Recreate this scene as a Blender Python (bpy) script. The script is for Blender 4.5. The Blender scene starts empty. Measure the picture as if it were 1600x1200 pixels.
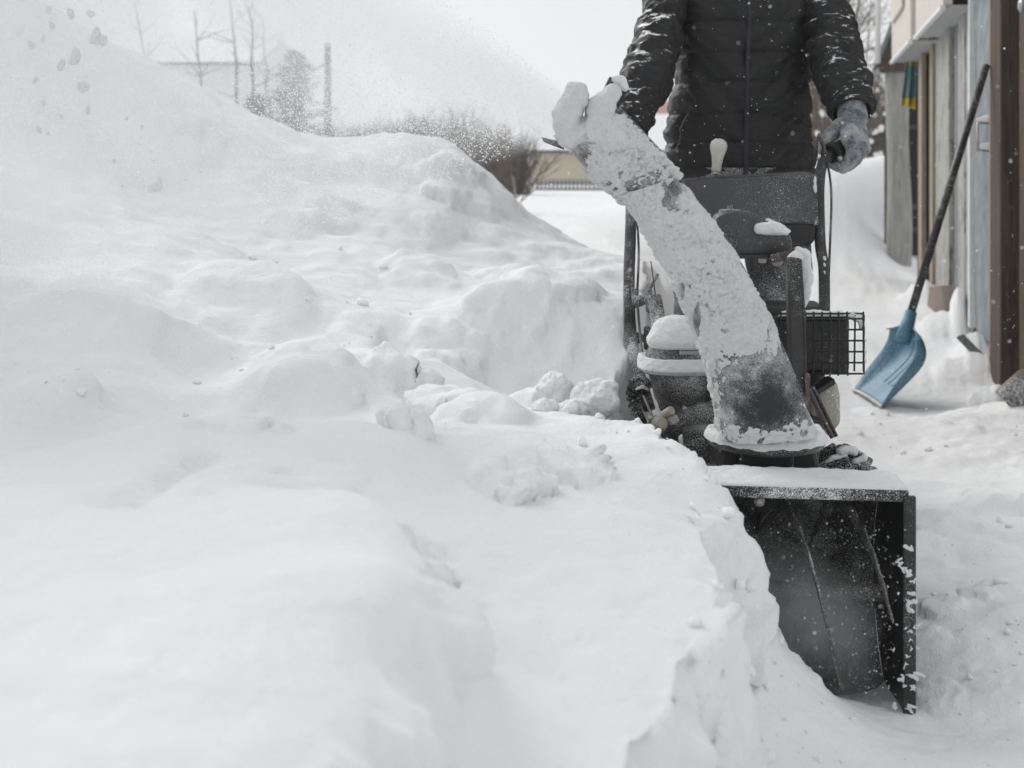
import bpy, bmesh, math, random
import numpy as np
from mathutils import Vector, Matrix

random.seed(7)
rng = np.random.default_rng(7)
scene = bpy.context.scene
C = scene.collection

# ------------------------------------------------------------------ camera
CAM_Z, FOC, HOR = 1.0, 2000.0, 262.0          # eye height (m); focal length and horizon row of the 1600x1200 photo
cam_d = bpy.data.cameras.new("camera")
cam = bpy.data.objects.new("camera", cam_d)
C.objects.link(cam)
cam.location = (0, 0, CAM_Z)
cam.rotation_euler = (math.radians(90), 0, 0)
cam_d.sensor_width = 36.0
cam_d.lens = 36.0 * FOC / 1600.0
cam_d.shift_y = -(600 - HOR) / 1600.0
cam_d.clip_start, cam_d.clip_end = 0.05, 2000
cam_d.dof.use_dof = True
cam_d.dof.focus_distance = 2.75
cam_d.dof.aperture_fstop = 5.0
scene.camera = cam

# ------------------------------------------------------------------ sky and sun (overcast)
SUN_EL, SUN_AZ = math.radians(36), math.radians(-34)
world = bpy.data.worlds.new("World")
scene.world = world
world.use_nodes = True
nt = world.node_tree
nt.nodes.clear()
sky = nt.nodes.new("ShaderNodeTexSky")
sky.sky_type = 'NISHITA'
sky.sun_disc = False
sky.sun_elevation = SUN_EL
sky.sun_rotation = SUN_AZ
sky.dust_density = 4.0
hs = nt.nodes.new("ShaderNodeHueSaturation")
hs.inputs["Saturation"].default_value = 0.12
cl = nt.nodes.new("ShaderNodeMixRGB")
cl.inputs[0].default_value = 0.85                    # closed cloud cover
cl.inputs[2].default_value = (6.75, 6.83, 6.95, 1)
bg = nt.nodes.new("ShaderNodeBackground")
bg.inputs["Strength"].default_value = 0.10
wo = nt.nodes.new("ShaderNodeOutputWorld")
nt.links.new(sky.outputs[0], hs.inputs["Color"])
nt.links.new(hs.outputs[0], cl.inputs[1])
nt.links.new(cl.outputs[0], bg.inputs["Color"])
nt.links.new(bg.outputs[0], wo.inputs["Surface"])
sun_d = bpy.data.lights.new("sun", 'SUN')
sun_d.energy = 1.35
sun_d.angle = math.radians(38)
sun_d.color = (1.0, 0.985, 0.96)
sun = bpy.data.objects.new("sun", sun_d)
C.objects.link(sun)
sd = Vector((math.sin(SUN_AZ) * math.cos(SUN_EL), math.cos(SUN_AZ) * math.cos(SUN_EL), math.sin(SUN_EL)))
sun.rotation_euler = sd.to_track_quat('Z', 'Y').to_euler()
scene.view_settings.view_transform = 'Standard'
scene.view_settings.look = 'None'
scene.view_settings.gamma = 1.0
scene.view_settings.use_curve_mapping = False
scene.view_settings.exposure = 0.27
cy = scene.cycles
cy.use_denoising = True
cy.max_bounces = 8
cy.diffuse_bounces = 4
cy.glossy_bounces = 3
cy.volume_bounces = 4
cy.volume_preview_step_rate = 2.0
cy.volume_step_rate = 1.6
cy.volume_max_steps = 256
cy.use_adaptive_sampling = True
cy.adaptive_threshold = 0.02

# ------------------------------------------------------------------ helpers
def W(px, py, Y):
    """a point of the place that the photo shows at (px, py), Y metres away"""
    return np.array([(px - 800.0) / FOC * Y, Y, CAM_Z - (py - HOR) / FOC * Y])

def _hash(ix, iy, iz):
    h = (ix.astype(np.int64) * 374761393 + iy.astype(np.int64) * 668265263 + iz.astype(np.int64) * 1274126177) & 0xFFFFFFFF
    h = ((h ^ (h >> 13)) * 1274126177) & 0xFFFFFFFF
    h = ((h ^ (h >> 16)) * 2246822519) & 0xFFFFFFFF
    return ((h ^ (h >> 15)) & 0xFFFFFF) / float(0xFFFFFF) * 2 - 1

def vnoise(p):
    p = np.asarray(p, float)
    i = np.floor(p).astype(np.int64)
    f = p - i
    f = f * f * f * (f * (f * 6 - 15) + 10)
    r = 0
    for dx in (0, 1):
        wx = f[..., 0] if dx else 1 - f[..., 0]
        for dy in (0, 1):
            wy = f[..., 1] if dy else 1 - f[..., 1]
            for dz in (0, 1):
                wz = f[..., 2] if dz else 1 - f[..., 2]
                r = r + wx * wy * wz * _hash(i[..., 0] + dx, i[..., 1] + dy, i[..., 2] + dz)
    return r

def fbm(p, oct=4, gain=0.5):
    p = np.asarray(p, float)
    a, s, r, n = 1.0, 1.0, 0, 0
    for k in range(oct):
        r = r + a * vnoise(p * s + k * 17.3)
        n += a
        a *= gain
        s *= 2.03
    return r / n

def worley(p):
    """distance to the nearest of a set of scattered points (cells about 1 apart)"""
    p = np.asarray(p, float)
    i = np.floor(p).astype(np.int64)
    best = np.full(p.shape[:-1], 9.0)
    for dx in (-1, 0, 1):
        for dy in (-1, 0, 1):
            for dz in (-1, 0, 1):
                c = i + np.array([dx, dy, dz])
                q = np.stack([c[..., k] + 0.5 + 0.45 * _hash(c[..., 0] + 101 * k, c[..., 1] + 57 * k, c[..., 2] + 13 * k) for k in range(3)], -1)
                best = np.minimum(best, ((p - q) ** 2).sum(-1))
    return np.sqrt(best)

def sstep(a, b, x):
    t = np.clip((x - a) / (b - a), 0, 1)
    return t * t * (3 - 2 * t)

ORG = {}
def link(o):
    C.objects.link(o)
    return o

def fast_mesh(name, verts, faces, smooth=True):
    """faces: int array (n, 3) or (n, 4)"""
    verts = np.asarray(verts, np.float32)
    faces = np.asarray(faces, np.int32)
    m = bpy.data.meshes.new(name)
    k = faces.shape[1]
    m.vertices.add(len(verts))
    m.vertices.foreach_set("co", verts.ravel())
    m.loops.add(faces.size)
    m.loops.foreach_set("vertex_index", faces.ravel())
    m.polygons.add(len(faces))
    m.polygons.foreach_set("loop_start", np.arange(0, faces.size, k, dtype=np.int32))
    m.polygons.foreach_set("loop_total", np.full(len(faces), k, np.int32))
    m.polygons.foreach_set("use_smooth", np.full(len(faces), smooth))
    m.update(calc_edges=True)
    m.validate()
    return m

def prop(o, label=None, cat=None, group=None, kind=None):
    if label: o["label"] = label
    if cat: o["category"] = cat
    if group: o["group"] = group
    if kind: o["kind"] = kind
    return o

def thing(name, loc, label, cat, group=None):
    o = link(bpy.data.objects.new(name, None))
    o.location = loc
    o.empty_display_size = 0.1
    ORG[o.name] = np.array(loc, float)
    return prop(o, label, cat, group)

def org(parent):
    return ORG.get(parent.name, np.zeros(3)) if parent else np.zeros(3)

class MB:
    def __init__(s):
        s.v, s.f, s.n = [], [], 0
    def add(s, verts, faces):
        verts = np.asarray(verts, float).reshape(-1, 3)
        for f in faces:
            s.f.append(tuple(int(i) + s.n for i in f))
        s.v.append(verts)
        s.n += len(verts)
        return s
    def box(s, c, size, rot=None):
        hx, hy, hz = np.array(size) / 2
        v = np.array([[x, y, z] for x in (-hx, hx) for y in (-hy, hy) for z in (-hz, hz)])
        if rot is not None:
            v = v @ np.array(rot).T
        s.add(v + np.array(c), [(0, 1, 3, 2), (4, 6, 7, 5), (0, 4, 5, 1), (2, 3, 7, 6), (0, 2, 6, 4), (1, 5, 7, 3)])
        return s
    def bar(s, a, b, w, t, up=(0, 0, 1)):
        a, b = np.array(a, float), np.array(b, float)
        d = b - a
        L = np.linalg.norm(d)
        d = d / L
        u = np.array(up, float)
        if abs(d @ u) > 0.98: u = np.array([0, 1.0, 0])
        x = np.cross(d, u); x /= np.linalg.norm(x)
        y = np.cross(x, d)
        return s.box((a + b) / 2, (w, t, L), np.stack([x, y, d], 1))
    def tube(s, path, r, n=10, caps=True, ref=(0, 1, 0), flat=1.0):
        path = [np.array(p, float) for p in path]
        rr = r if hasattr(r, "__len__") else [r] * len(path)
        rings = []
        for i, p in enumerate(path):
            d = path[min(i + 1, len(path) - 1)] - path[max(i - 1, 0)]
            d = d / (np.linalg.norm(d) + 1e-9)
            u = np.array(ref, float)
            if abs(d @ u) > 0.95: u = np.array([1.0, 0, 0])
            x = np.cross(d, u); x /= np.linalg.norm(x)
            y = np.cross(x, d)
            a = np.linspace(0, 2 * math.pi, n, endpoint=False)
            rings.append(p + rr[i] * (np.outer(np.cos(a), x) + flat * np.outer(np.sin(a), y)))
        return s.loft(rings, caps)
    def loft(s, rings, caps=True, closed=True):
        n = len(rings[0])
        m = len(rings)
        f = []
        for i in range(m - 1):
            for j in range(n if closed else n - 1):
                k = (j + 1) % n
                f.append((i * n + j, i * n + k, (i + 1) * n + k, (i + 1) * n + j))
        if caps:
            f.append(tuple(range(n))[::-1])
            f.append(tuple((m - 1) * n + j for j in range(n)))
        return s.add(np.concatenate(rings), f)
    def lathe(s, c, axis, prof, n=20, caps=True):
        """prof: list of (radius, height along axis)"""
        axis = np.array(axis, float); axis /= np.linalg.norm(axis)
        u = np.array([0, 0, 1.0]) if abs(axis[2]) < 0.9 else np.array([1.0, 0, 0])
        x = np.cross(axis, u); x /= np.linalg.norm(x)
        y = np.cross(axis, x)
        a = np.linspace(0, 2 * math.pi, n, endpoint=False)
        rings = [np.array(c) + axis * h + r * (np.outer(np.cos(a), x) + np.outer(np.sin(a), y)) for r, h in prof]
        return s.loft(rings, caps)
    def prism(s, poly, off):
        """poly: 3D outline; off: extrusion vector"""
        p = np.asarray(poly, float)
        n = len(p)
        f = [tuple(range(n)), tuple(range(2 * n - 1, n - 1, -1))]
        for i in range(n):
            j = (i + 1) % n
            f.append((i, i + n, j + n, j))
        return s.add(np.concatenate([p, p + np.array(off)]), f)
    def sphere(s, c, r, n=12, m=8):
        rings = []
        r = np.array(r) * np.ones(3)
        for i in range(m + 1):
            t = math.pi * i / m
            a = np.linspace(0, 2 * math.pi, n, endpoint=False)
            rr = max(math.sin(t), 0.02)
            rings.append(np.array(c) + np.stack([np.cos(a) * rr * r[0], np.sin(a) * rr * r[1], np.full(n, -math.cos(t) * r[2])], 1))
        return s.loft(rings)
    def build(s, name, mat, parent=None, smooth=False, bevel=0, seg=2, auto=None):
        v = np.concatenate(s.v) - org(parent)
        m = bpy.data.meshes.new(name)
        m.from_pydata(v.tolist(), [], s.f)
        bm = bmesh.new()
        bm.from_mesh(m)
        bmesh.ops.recalc_face_normals(bm, faces=bm.faces)
        if bevel:
            es = [e for e in bm.edges if len(e.link_faces) == 2 and e.calc_face_angle(0) > 0.5]
            bmesh.ops.bevel(bm, geom=es, offset=bevel, offset_type='OFFSET', segments=seg, profile=0.5, affect='EDGES', clamp_overlap=True)
        for f in bm.faces: f.smooth = smooth
        if smooth and auto:
            for e in bm.edges:
                if len(e.link_faces) == 2 and e.calc_face_angle(0) > auto: e.smooth = False
        bm.to_mesh(m)
        bm.free()
        m.materials.append(mat)
        o = link(bpy.data.objects.new(name, m))
        if parent:
            o.parent = parent
            ORG[o.name] = org(parent)
        return o

def grid_obj(name, P, mat, parent=None, closed_v=False, smooth=True):
    """P: (n, m, 3) grid of points -> surface"""
    n, m = P.shape[:2]
    idx = np.arange(n * m).reshape(n, m)
    if closed_v:
        idx = np.concatenate([idx, idx[:, :1]], 1)
    F = np.stack([idx[:-1, :-1], idx[:-1, 1:], idx[1:, 1:], idx[1:, :-1]], -1).reshape(-1, 4)
    me = fast_mesh(name, P.reshape(-1, 3) - org(parent), F, smooth)
    me.materials.append(mat)
    o = link(bpy.data.objects.new(name, me))
    if parent:
        o.parent = parent
        ORG[o.name] = org(parent)
    return o

def blob(name, caps, mat, parent=None, voxel=0.006, amp=0.0, freq=30.0, smooth_it=4):
    """one continuous surface round a set of tapered capsules [(a, b, ra, rb), ...]"""
    mb = MB()
    for a, b, ra, rb in caps:
        a, b = np.array(a, float), np.array(b, float)
        k = max(2, int(np.linalg.norm(b - a) / (0.5 * min(ra, rb))) + 1) if np.linalg.norm(b - a) > 1e-6 else 1
        for t in np.linspace(0, 1, k):
            mb.sphere(a + (b - a) * t, ra + (rb - ra) * t, 12, 8)
    tmp = mb.build("tmp", mat)
    md = tmp.modifiers.new("r", 'REMESH')
    md.mode = 'VOXEL'
    md.voxel_size = voxel
    md2 = tmp.modifiers.new("s", 'SMOOTH')
    md2.factor = 0.6
    md2.iterations = smooth_it
    dg = bpy.context.evaluated_depsgraph_get()
    ev = tmp.evaluated_get(dg)
    me = bpy.data.meshes.new_from_object(ev)
    old = tmp.data
    bpy.data.objects.remove(tmp)
    bpy.data.meshes.remove(old)
    n = len(me.vertices)
    co = np.empty(n * 3, np.float32); me.vertices.foreach_get("co", co)
    co = co.reshape(-1, 3).astype(float)
    if amp:
        no = np.empty(n * 3, np.float32); me.vertices.foreach_get("normal", no)
        co = co + no.reshape(-1, 3) * (amp * fbm(co * freq, 3))[:, None]
    co -= org(parent)
    me.vertices.foreach_set("co", co.astype(np.float32).ravel())
    me.polygons.foreach_set("use_smooth", np.ones(len(me.polygons), bool))
    me.materials.clear()
    me.materials.append(mat)
    me.name = name
    me.update()
    o = link(bpy.data.objects.new(name, me))
    if parent:
        o.parent = parent
        ORG[o.name] = org(parent)
    return o

# ------------------------------------------------------------------ materials
def new_mat(name):
    m = bpy.data.materials.new(name)
    m.use_nodes = True
    n = m.node_tree
    b = n.nodes["Principled BSDF"]
    return m, n, b

def noise_node(n, scale, detail=4, rough=0.55, stretch=None, dist=0.0):
    tc = n.nodes.new("ShaderNodeTexCoord")
    t = n.nodes.new("ShaderNodeTexNoise")
    t.inputs["Scale"].default_value = scale
    t.inputs["Detail"].default_value = detail
    t.inputs["Roughness"].default_value = rough
    t.inputs["Distortion"].default_value = dist
    if stretch:
        mp = n.nodes.new("ShaderNodeMapping")
        mp.inputs["Scale"].default_value = stretch
        n.links.new(tc.outputs["Object"], mp.inputs["Vector"])
        n.links.new(mp.outputs[0], t.inputs["Vector"])
    else:
        n.links.new(tc.outputs["Object"], t.inputs["Vector"])
    return t

def ramp(n, src, a, b, ca=(0, 0, 0, 1), cb=(1, 1, 1, 1)):
    r = n.nodes.new("ShaderNodeValToRGB")
    r.color_ramp.elements[0].position = a
    r.color_ramp.elements[1].position = b
    r.color_ramp.elements[0].color = ca
    r.color_ramp.elements[1].color = cb
    n.links.new(src, r.inputs[0])
    return r

def mixc(n, fac, a, b):
    m = n.nodes.new("ShaderNodeMixRGB")
    for k, x in ((0, fac), (1, a), (2, b)):
        if hasattr(x, "is_linked") or hasattr(x, "links"):
            n.links.new(x, m.inputs[k])
        elif isinstance(x, (int, float)):
            m.inputs[k].default_value = x
        else:
            m.inputs[k].default_value = (*x[:3], 1)
    return m

def bump(n, b, src, strength, dist, prev=None):
    u = n.nodes.new("ShaderNodeBump")
    u.inputs["Strength"].default_value = strength
    u.inputs["Distance"].default_value = dist
    n.links.new(src, u.inputs["Height"])
    if prev is not None:
        n.links.new(prev.outputs[0], u.inputs["Normal"])
    n.links.new(u.outputs[0], b.inputs["Normal"])
    return u

def snow_mat(name, col=(0.86, 0.865, 0.87), fine=0.25, lump=0.3, lump_scale=14, dist=0.03):
    m, n, b = new_mat(name)
    b.inputs["Base Color"].default_value = (*col, 1)
    b.inputs["Roughness"].default_value = 0.85
    b.inputs["Specular IOR Level"].default_value = 0.2
    a = noise_node(n, lump_scale, 6, 0.6)
    u = bump(n, b, a.outputs[0], lump, dist)
    g = noise_node(n, 260, 3, 0.7)
    bump(n, b, g.outputs[0], fine, 0.004, u)
    return m

SNOW = (0.86, 0.865, 0.87)
def frosted(name, col, rough=0.5, amount=0.5, scale=160, soft=0.06, big=6, metallic=0.0, up=0.0, spec=0.5, grain=None):
    """a surface of colour col, dusted with snow: specks where fine noise passes a level that large noise varies"""
    m, n, b = new_mat(name)
    f = noise_node(n, scale * 2.6, 2, 0.6)
    g = noise_node(n, big, 4, 0.6)
    add = n.nodes.new("ShaderNodeMath"); add.operation = 'MULTIPLY_ADD'
    n.links.new(g.outputs[0], add.inputs[0])
    add.inputs[1].default_value = 0.6
    n.links.new(f.outputs[0], add.inputs[2])
    src = add.outputs[0]
    if up:
        ge = n.nodes.new("ShaderNodeNewGeometry")
        sx = n.nodes.new("ShaderNodeSeparateXYZ")
        n.links.new(ge.outputs["Normal"], sx.inputs[0])
        ma = n.nodes.new("ShaderNodeMath"); ma.operation = 'MULTIPLY_ADD'
        n.links.new(sx.outputs["Z"], ma.inputs[0])
        ma.inputs[1].default_value = up
        n.links.new(src, ma.inputs[2])
        src = ma.outputs[0]
    lo = 1.15 - 0.7 * amount
    mr = n.nodes.new("ShaderNodeMapRange")
    mr.inputs["From Min"].default_value = lo
    mr.inputs["From Max"].default_value = lo + soft * 2.2
    n.links.new(src, mr.inputs["Value"])
    base = col
    if grain:
        w = noise_node(n, grain[0], 5, 0.6, grain[1])
        rp = ramp(n, w.outputs[0], 0.35, 0.68, (*grain[2], 1), (*col, 1))
        base = rp.outputs[0]
    mx = mixc(n, mr.outputs[0], base, SNOW)
    n.links.new(mx.outputs[0], b.inputs["Base Color"])
    b.inputs["Metallic"].default_value = 0
    if metallic:
        mm = n.nodes.new("ShaderNodeMath"); mm.operation = 'MULTIPLY'
        inv = n.nodes.new("ShaderNodeMath"); inv.operation = 'SUBTRACT'
        inv.inputs[0].default_value = 1
        n.links.new(mr.outputs[0], inv.inputs[1])
        n.links.new(inv.outputs[0], mm.inputs[0])
        mm.inputs[1].default_value = metallic
        n.links.new(mm.outputs[0], b.inputs["Metallic"])
    r2 = n.nodes.new("ShaderNodeMapRange")
    r2.inputs["To Min"].default_value = rough
    r2.inputs["To Max"].default_value = 0.9
    n.links.new(mr.outputs[0], r2.inputs["Value"])
    n.links.new(r2.outputs[0], b.inputs["Roughness"])
    b.inputs["Specular IOR Level"].default_value = spec
    bump(n, b, mr.outputs[0], 0.5, 0.002)
    return m

def wood(name, c1, c2, amount=0.1, stretch=(18, 18, 1.2), rough=0.8, flake=None):
    m, n, b = new_mat(name)
    w = noise_node(n, 3.0, 8, 0.65, stretch, 0.6)
    r = ramp(n, w.outputs[0], 0.3, 0.7, (*c1, 1), (*c2, 1))
    out = r.outputs[0]
    if flake:
        k = noise_node(n, 5.0, 8, 0.7, (6, 6, 1.0))
        kr = ramp(n, k.outputs[0], 0.53, 0.58)
        out = mixc(n, kr.outputs[0], out, flake).outputs[0]
    s = noise_node(n, 30, 4, 0.7)
    sr = ramp(n, s.outputs[0], 0.80 - amount, 0.84 - amount)
    out = mixc(n, sr.outputs[0], out, SNOW).outputs[0]
    n.links.new(out, b.inputs["Base Color"])
    b.inputs["Roughness"].default_value = rough
    b.inputs["Specular IOR Level"].default_value = 0.25
    bump(n, b, w.outputs[0], 0.4, 0.01)
    return m

def plain(name, col, rough=0.6, metallic=0.0, var=0.15, scale=20, spec=0.4):
    m, n, b = new_mat(name)
    t = noise_node(n, scale, 5, 0.6)
    r = ramp(n, t.outputs[0], 0.3, 0.7, tuple(c * (1 - var) for c in col) + (1,), tuple(min(1, c * (1 + var)) for c in col) + (1,))
    n.links.new(r.outputs[0], b.inputs["Base Color"])
    b.inputs["Roughness"].default_value = rough
    b.inputs["Metallic"].default_value = metallic
    b.inputs["Specular IOR Level"].default_value = spec
    return m

M = {}
M['snow'] = snow_mat('snow', fine=0.6, lump=0.42)
M['crust'] = snow_mat('snow_crust', (0.78, 0.785, 0.79), fine=0.5, lump=0.45, lump_scale=70)
m, n, b = new_mat('snow_grain')                                # single grains let light through
b.inputs["Base Color"].default_value = (0.95, 0.955, 0.96, 1); b.inputs["Roughness"].default_value = 0.8
tl = n.nodes.new("ShaderNodeBsdfTranslucent"); tl.inputs["Color"].default_value = (0.95, 0.955, 0.96, 1)
ms = n.nodes.new("ShaderNodeMixShader"); ms.inputs[0].default_value = 0.5
n.links.new(b.outputs[0], ms.inputs[1]); n.links.new(tl.outputs[0], ms.inputs[2])
n.links.new(ms.outputs[0], n.nodes["Material Output"].inputs["Surface"])
M['grain'] = m
M['clod'] = snow_mat('clod_snow', fine=0.5, lump=0.5, lump_scale=3)
_b = M['clod'].node_tree.nodes['Principled BSDF']; _b.inputs['Subsurface Weight'].default_value = 0.7; _b.inputs['Subsurface Radius'].default_value = (1, 1, 1); _b.inputs['Subsurface Scale'].default_value = 0.02
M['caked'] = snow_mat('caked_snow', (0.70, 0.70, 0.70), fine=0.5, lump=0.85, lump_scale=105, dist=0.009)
M['plastic'] = frosted('black_plastic', (0.014, 0.014, 0.015), 0.45, 0.42, 240, 0.10, 9)
M['chute'] = frosted('chute_plastic', (0.018, 0.018, 0.019), 0.5, 0.62, 300, 0.12, 14)
M['paint'] = frosted('black_paint', (0.009, 0.009, 0.010), 0.38, 0.20, 200, 0.05, 8)
M['bar_dark'] = frosted('bare_handlebar_paint', (0.014, 0.014, 0.015), 0.38, 0.27, 220, 0.06, 10)
M['lip'] = frosted('rimed_paint', (0.009, 0.009, 0.010), 0.4, 0.52, 200, 0.07, 16)
m, n, b = new_mat('chute_frost')                              # rime thins out round the hot spot at the foot of the chute
tcx = n.nodes.new("ShaderNodeTexCoord"); vm = n.nodes.new("ShaderNodeVectorMath"); vm.operation = 'SUBTRACT'
n.links.new(tcx.outputs["Object"], vm.inputs[0]); vm.inputs[1].default_value = (-0.022, -0.20, 0.555)
vl = n.nodes.new("ShaderNodeVectorMath"); vl.operation = 'LENGTH'; n.links.new(vm.outputs[0], vl.inputs[0])
fz_ = noise_node(n, 900, 2, 0.6); gz_ = noise_node(n, 26, 4, 0.65)
q1 = n.nodes.new("ShaderNodeMath"); q1.operation = 'MULTIPLY_ADD'; vmin = n.nodes.new('ShaderNodeMath'); vmin.operation = 'MINIMUM'; vmin.inputs[1].default_value = 0.085; n.links.new(vl.outputs['Value'], vmin.inputs[0]); n.links.new(vmin.outputs[0], q1.inputs[0]); q1.inputs[1].default_value = 3.4; n.links.new(fz_.outputs[0], q1.inputs[2])
q2 = n.nodes.new("ShaderNodeMath"); q2.operation = 'MULTIPLY_ADD'; n.links.new(gz_.outputs[0], q2.inputs[0]); q2.inputs[1].default_value = 0.7; n.links.new(q1.outputs[0], q2.inputs[2])
q3 = n.nodes.new("ShaderNodeMapRange"); q3.inputs["From Min"].default_value = 1.02; q3.inputs["From Max"].default_value = 1.36; n.links.new(q2.outputs[0], q3.inputs["Value"])
n.links.new(mixc(n, q3.outputs[0], (0.014, 0.014, 0.015), SNOW).outputs[0], b.inputs["Base Color"])
b.inputs["Roughness"].default_value = 0.6
bump(n, b, q3.outputs[0], 0.6, 0.003)
M['chute_frost'] = m
M['paint_wet'] = frosted('housing_paint', (0.012, 0.012, 0.013), 0.45, 0.50, 260, 0.12, 9)
M['panel'] = frosted('panel_paint', (0.045, 0.045, 0.047), 0.42, 0.30, 260, 0.05, 5)
M['dusted'] = frosted('dusted_grey_plastic', (0.022, 0.022, 0.023), 0.6, 0.50, 260, 0.10, 8)
M['bar'] = frosted('handlebar_paint', (0.020, 0.020, 0.021), 0.4, 0.46, 220, 0.06, 10)
M['steel'] = frosted('steel', (0.36, 0.36, 0.34), 0.4, 0.40, 180, 0.08, 10, metallic=0.8)
M['auger'] = frosted('auger_steel', (0.07, 0.07, 0.066), 0.5, 0.52, 150, 0.15, 10, metallic=0.3)
M['beige'] = frosted('beige_casting', (0.36, 0.34, 0.28), 0.55, 0.35, 90, 0.1, 12)
M['rust'] = frosted('brown_bracket', (0.09, 0.07, 0.06), 0.6, 0.35, 120, 0.1, 12)
M['knob'] = plain('cream_knob', (0.50, 0.49, 0.44), 0.45, var=0.08, scale=40)
M['rubber'] = frosted('rubber', (0.012, 0.012, 0.012), 0.75, 0.45, 150, 0.08, 12)
M['grip'] = plain('grip_rubber', (0.018, 0.018, 0.019), 0.55)

def nylon(name, amount, streak):
    m, n, b = new_mat(name)
    v = n.nodes.new("ShaderNodeTexVoronoi")
    tc = n.nodes.new("ShaderNodeTexCoord")
    n.links.new(tc.outputs["Object"], v.inputs["Vector"])
    v.inputs["Scale"].default_value = 62
    v.inputs["Randomness"].default_value = 1
    r = ramp(n, v.outputs["Distance"], 0.05, 0.10, (1, 1, 1, 1), (0, 0, 0, 1))
    g = noise_node(n, 9, 3)
    gr = ramp(n, g.outputs[0], 0.48, 0.70)
    mul = n.nodes.new("ShaderNodeMath"); mul.operation = 'MULTIPLY'
    n.links.new(r.outputs[0], mul.inputs[0]); n.links.new(gr.outputs[0], mul.inputs[1])
    fac = mul.outputs[0]
    if streak:
        ge = n.nodes.new("ShaderNodeNewGeometry")
        sx = n.nodes.new("ShaderNodeSeparateXYZ")
        n.links.new(ge.outputs["Normal"], sx.inputs[0])
        s1 = noise_node(n, 13, 5, 0.7, (1, 1, 2.2))
        a1 = n.nodes.new("ShaderNodeMath"); a1.operation = 'MULTIPLY_ADD'
        n.links.new(sx.outputs["Z"], a1.inputs[0]); a1.inputs[1].default_value = 0.34
        n.links.new(s1.outputs[0], a1.inputs[2])
        f1 = noise_node(n, 190, 3, 0.7)
        a2 = n.nodes.new("ShaderNodeMath"); a2.operation = 'MULTIPLY_ADD'
        n.links.new(f1.outputs[0], a2.inputs[0]); a2.inputs[1].default_value = 0.22
        n.links.new(a1.outputs[0], a2.inputs[2])
        mr = n.nodes.new("ShaderNodeMapRange")
        mr.inputs["From Min"].default_value = 0.86 - streak
        mr.inputs["From Max"].default_value = 0.93 - streak
        n.links.new(a2.outputs[0], mr.inputs["Value"])
        mx = n.nodes.new("ShaderNodeMath"); mx.operation = 'MAXIMUM'
        n.links.new(fac, mx.inputs[0]); n.links.new(mr.outputs[0], mx.inputs[1])
        fac = mx.outputs[0]
    mc = mixc(n, fac, (0.0085, 0.0085, 0.0092), SNOW)
    n.links.new(mc.outputs[0], b.inputs["Base Color"])
    b.inputs["Roughness"].default_value = 0.48
    b.inputs["Specular IOR Level"].default_value = 0.32
    b.inputs["Sheen Weight"].default_value = 0.06
    w = noise_node(n, 30, 4, 0.6, (1, 1, 2.5), 0.5)
    u = bump(n, b, w.outputs[0], 0.35, 0.012)
    wv = noise_node(n, 700, 2)
    bump(n, b, wv.outputs[0], 0.15, 0.001, u)
    return m
M['jacket'] = nylon('jacket_nylon', 0.3, 0.0)
M['sleeve'] = nylon('sleeve_nylon', 0.3, -0.035)
M['trousers'] = frosted('trouser_cloth', (0.022, 0.022, 0.025), 0.8, 0.48, 180, 0.12, 6)

m, n, b = new_mat('wool')
a = noise_node(n, 150, 4, 0.8)
c = noise_node(n, 16, 3, 0.6)
r1 = ramp(n, a.outputs[0], 0.36, 0.66, (0.022, 0.031, 0.044, 1), (0.25, 0.285, 0.32, 1))
r2 = ramp(n, c.outputs[0], 0.44, 0.62)
x = mixc(n, r2.outputs[0], r1.outputs[0], (0.50, 0.50, 0.495))
x.inputs[0].default_value = 0.5
sc_ = n.nodes.new("ShaderNodeMath"); sc_.operation = 'MULTIPLY'; sc_.inputs[1].default_value = 0.75
n.links.new(r2.outputs[0], sc_.inputs[0]); n.links.new(sc_.outputs[0], x.inputs[0])
n.links.new(x.outputs[0], b.inputs["Base Color"])
b.inputs["Roughness"].default_value = 0.95
b.inputs["Specular IOR Level"].default_value = 0.1
b.inputs["Sheen Weight"].default_value = 0.4
bump(n, b, a.outputs[0], 0.9, 0.006)
M['wool'] = m
M['skin'] = plain('skin', (0.50, 0.33, 0.26), 0.5, var=0.05)
M['eye'] = plain('eye', (0.05, 0.04, 0.035), 0.2, var=0.0)
M['hat'] = plain('hat_knit', (0.03, 0.03, 0.035), 0.9, scale=120)
M['boot'] = frosted('boot_leather', (0.02, 0.018, 0.016), 0.6, 0.5, 150, 0.1, 8)
M['wood_brown'] = wood('brown_wood', (0.040, 0.027, 0.019), (0.120, 0.086, 0.062), 0.09)
M['wood_dark'] = wood('dark_wood', (0.012, 0.009, 0.008), (0.035, 0.027, 0.022), 0.10)
M['wood_tan'] = wood('tan_wood', (0.24, 0.19, 0.14), (0.40, 0.33, 0.26), 0.06)
M['wood_white'] = wood('flaking_white_wood', (0.27, 0.27, 0.25), (0.47, 0.47, 0.445), 0.12, flake=(0.15, 0.14, 0.13))
M['wood_grey'] = wood('grey_wood', (0.10, 0.105, 0.11), (0.27, 0.28, 0.29), 0.12)
M['cream'] = wood('cream_board', (0.56, 0.51, 0.46), (0.66, 0.61, 0.56), 0.0)
M['white_paint'] = plain('white_paint', (0.72, 0.73, 0.73), 0.6, var=0.06)
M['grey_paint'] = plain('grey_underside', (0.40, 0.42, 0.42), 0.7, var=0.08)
M['pink_wood'] = wood('fresh_cut_wood', (0.52, 0.42, 0.36), (0.66, 0.56, 0.49), 0.10)
M['galv'] = plain('galvanised_sheet', (0.17, 0.20, 0.22), 0.45, 0.2, var=0.45, scale=9)
M['log'] = wood('log_bark', (0.22, 0.22, 0.205), (0.40, 0.40, 0.38), 0.05, (10, 10, 1.5))
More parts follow.
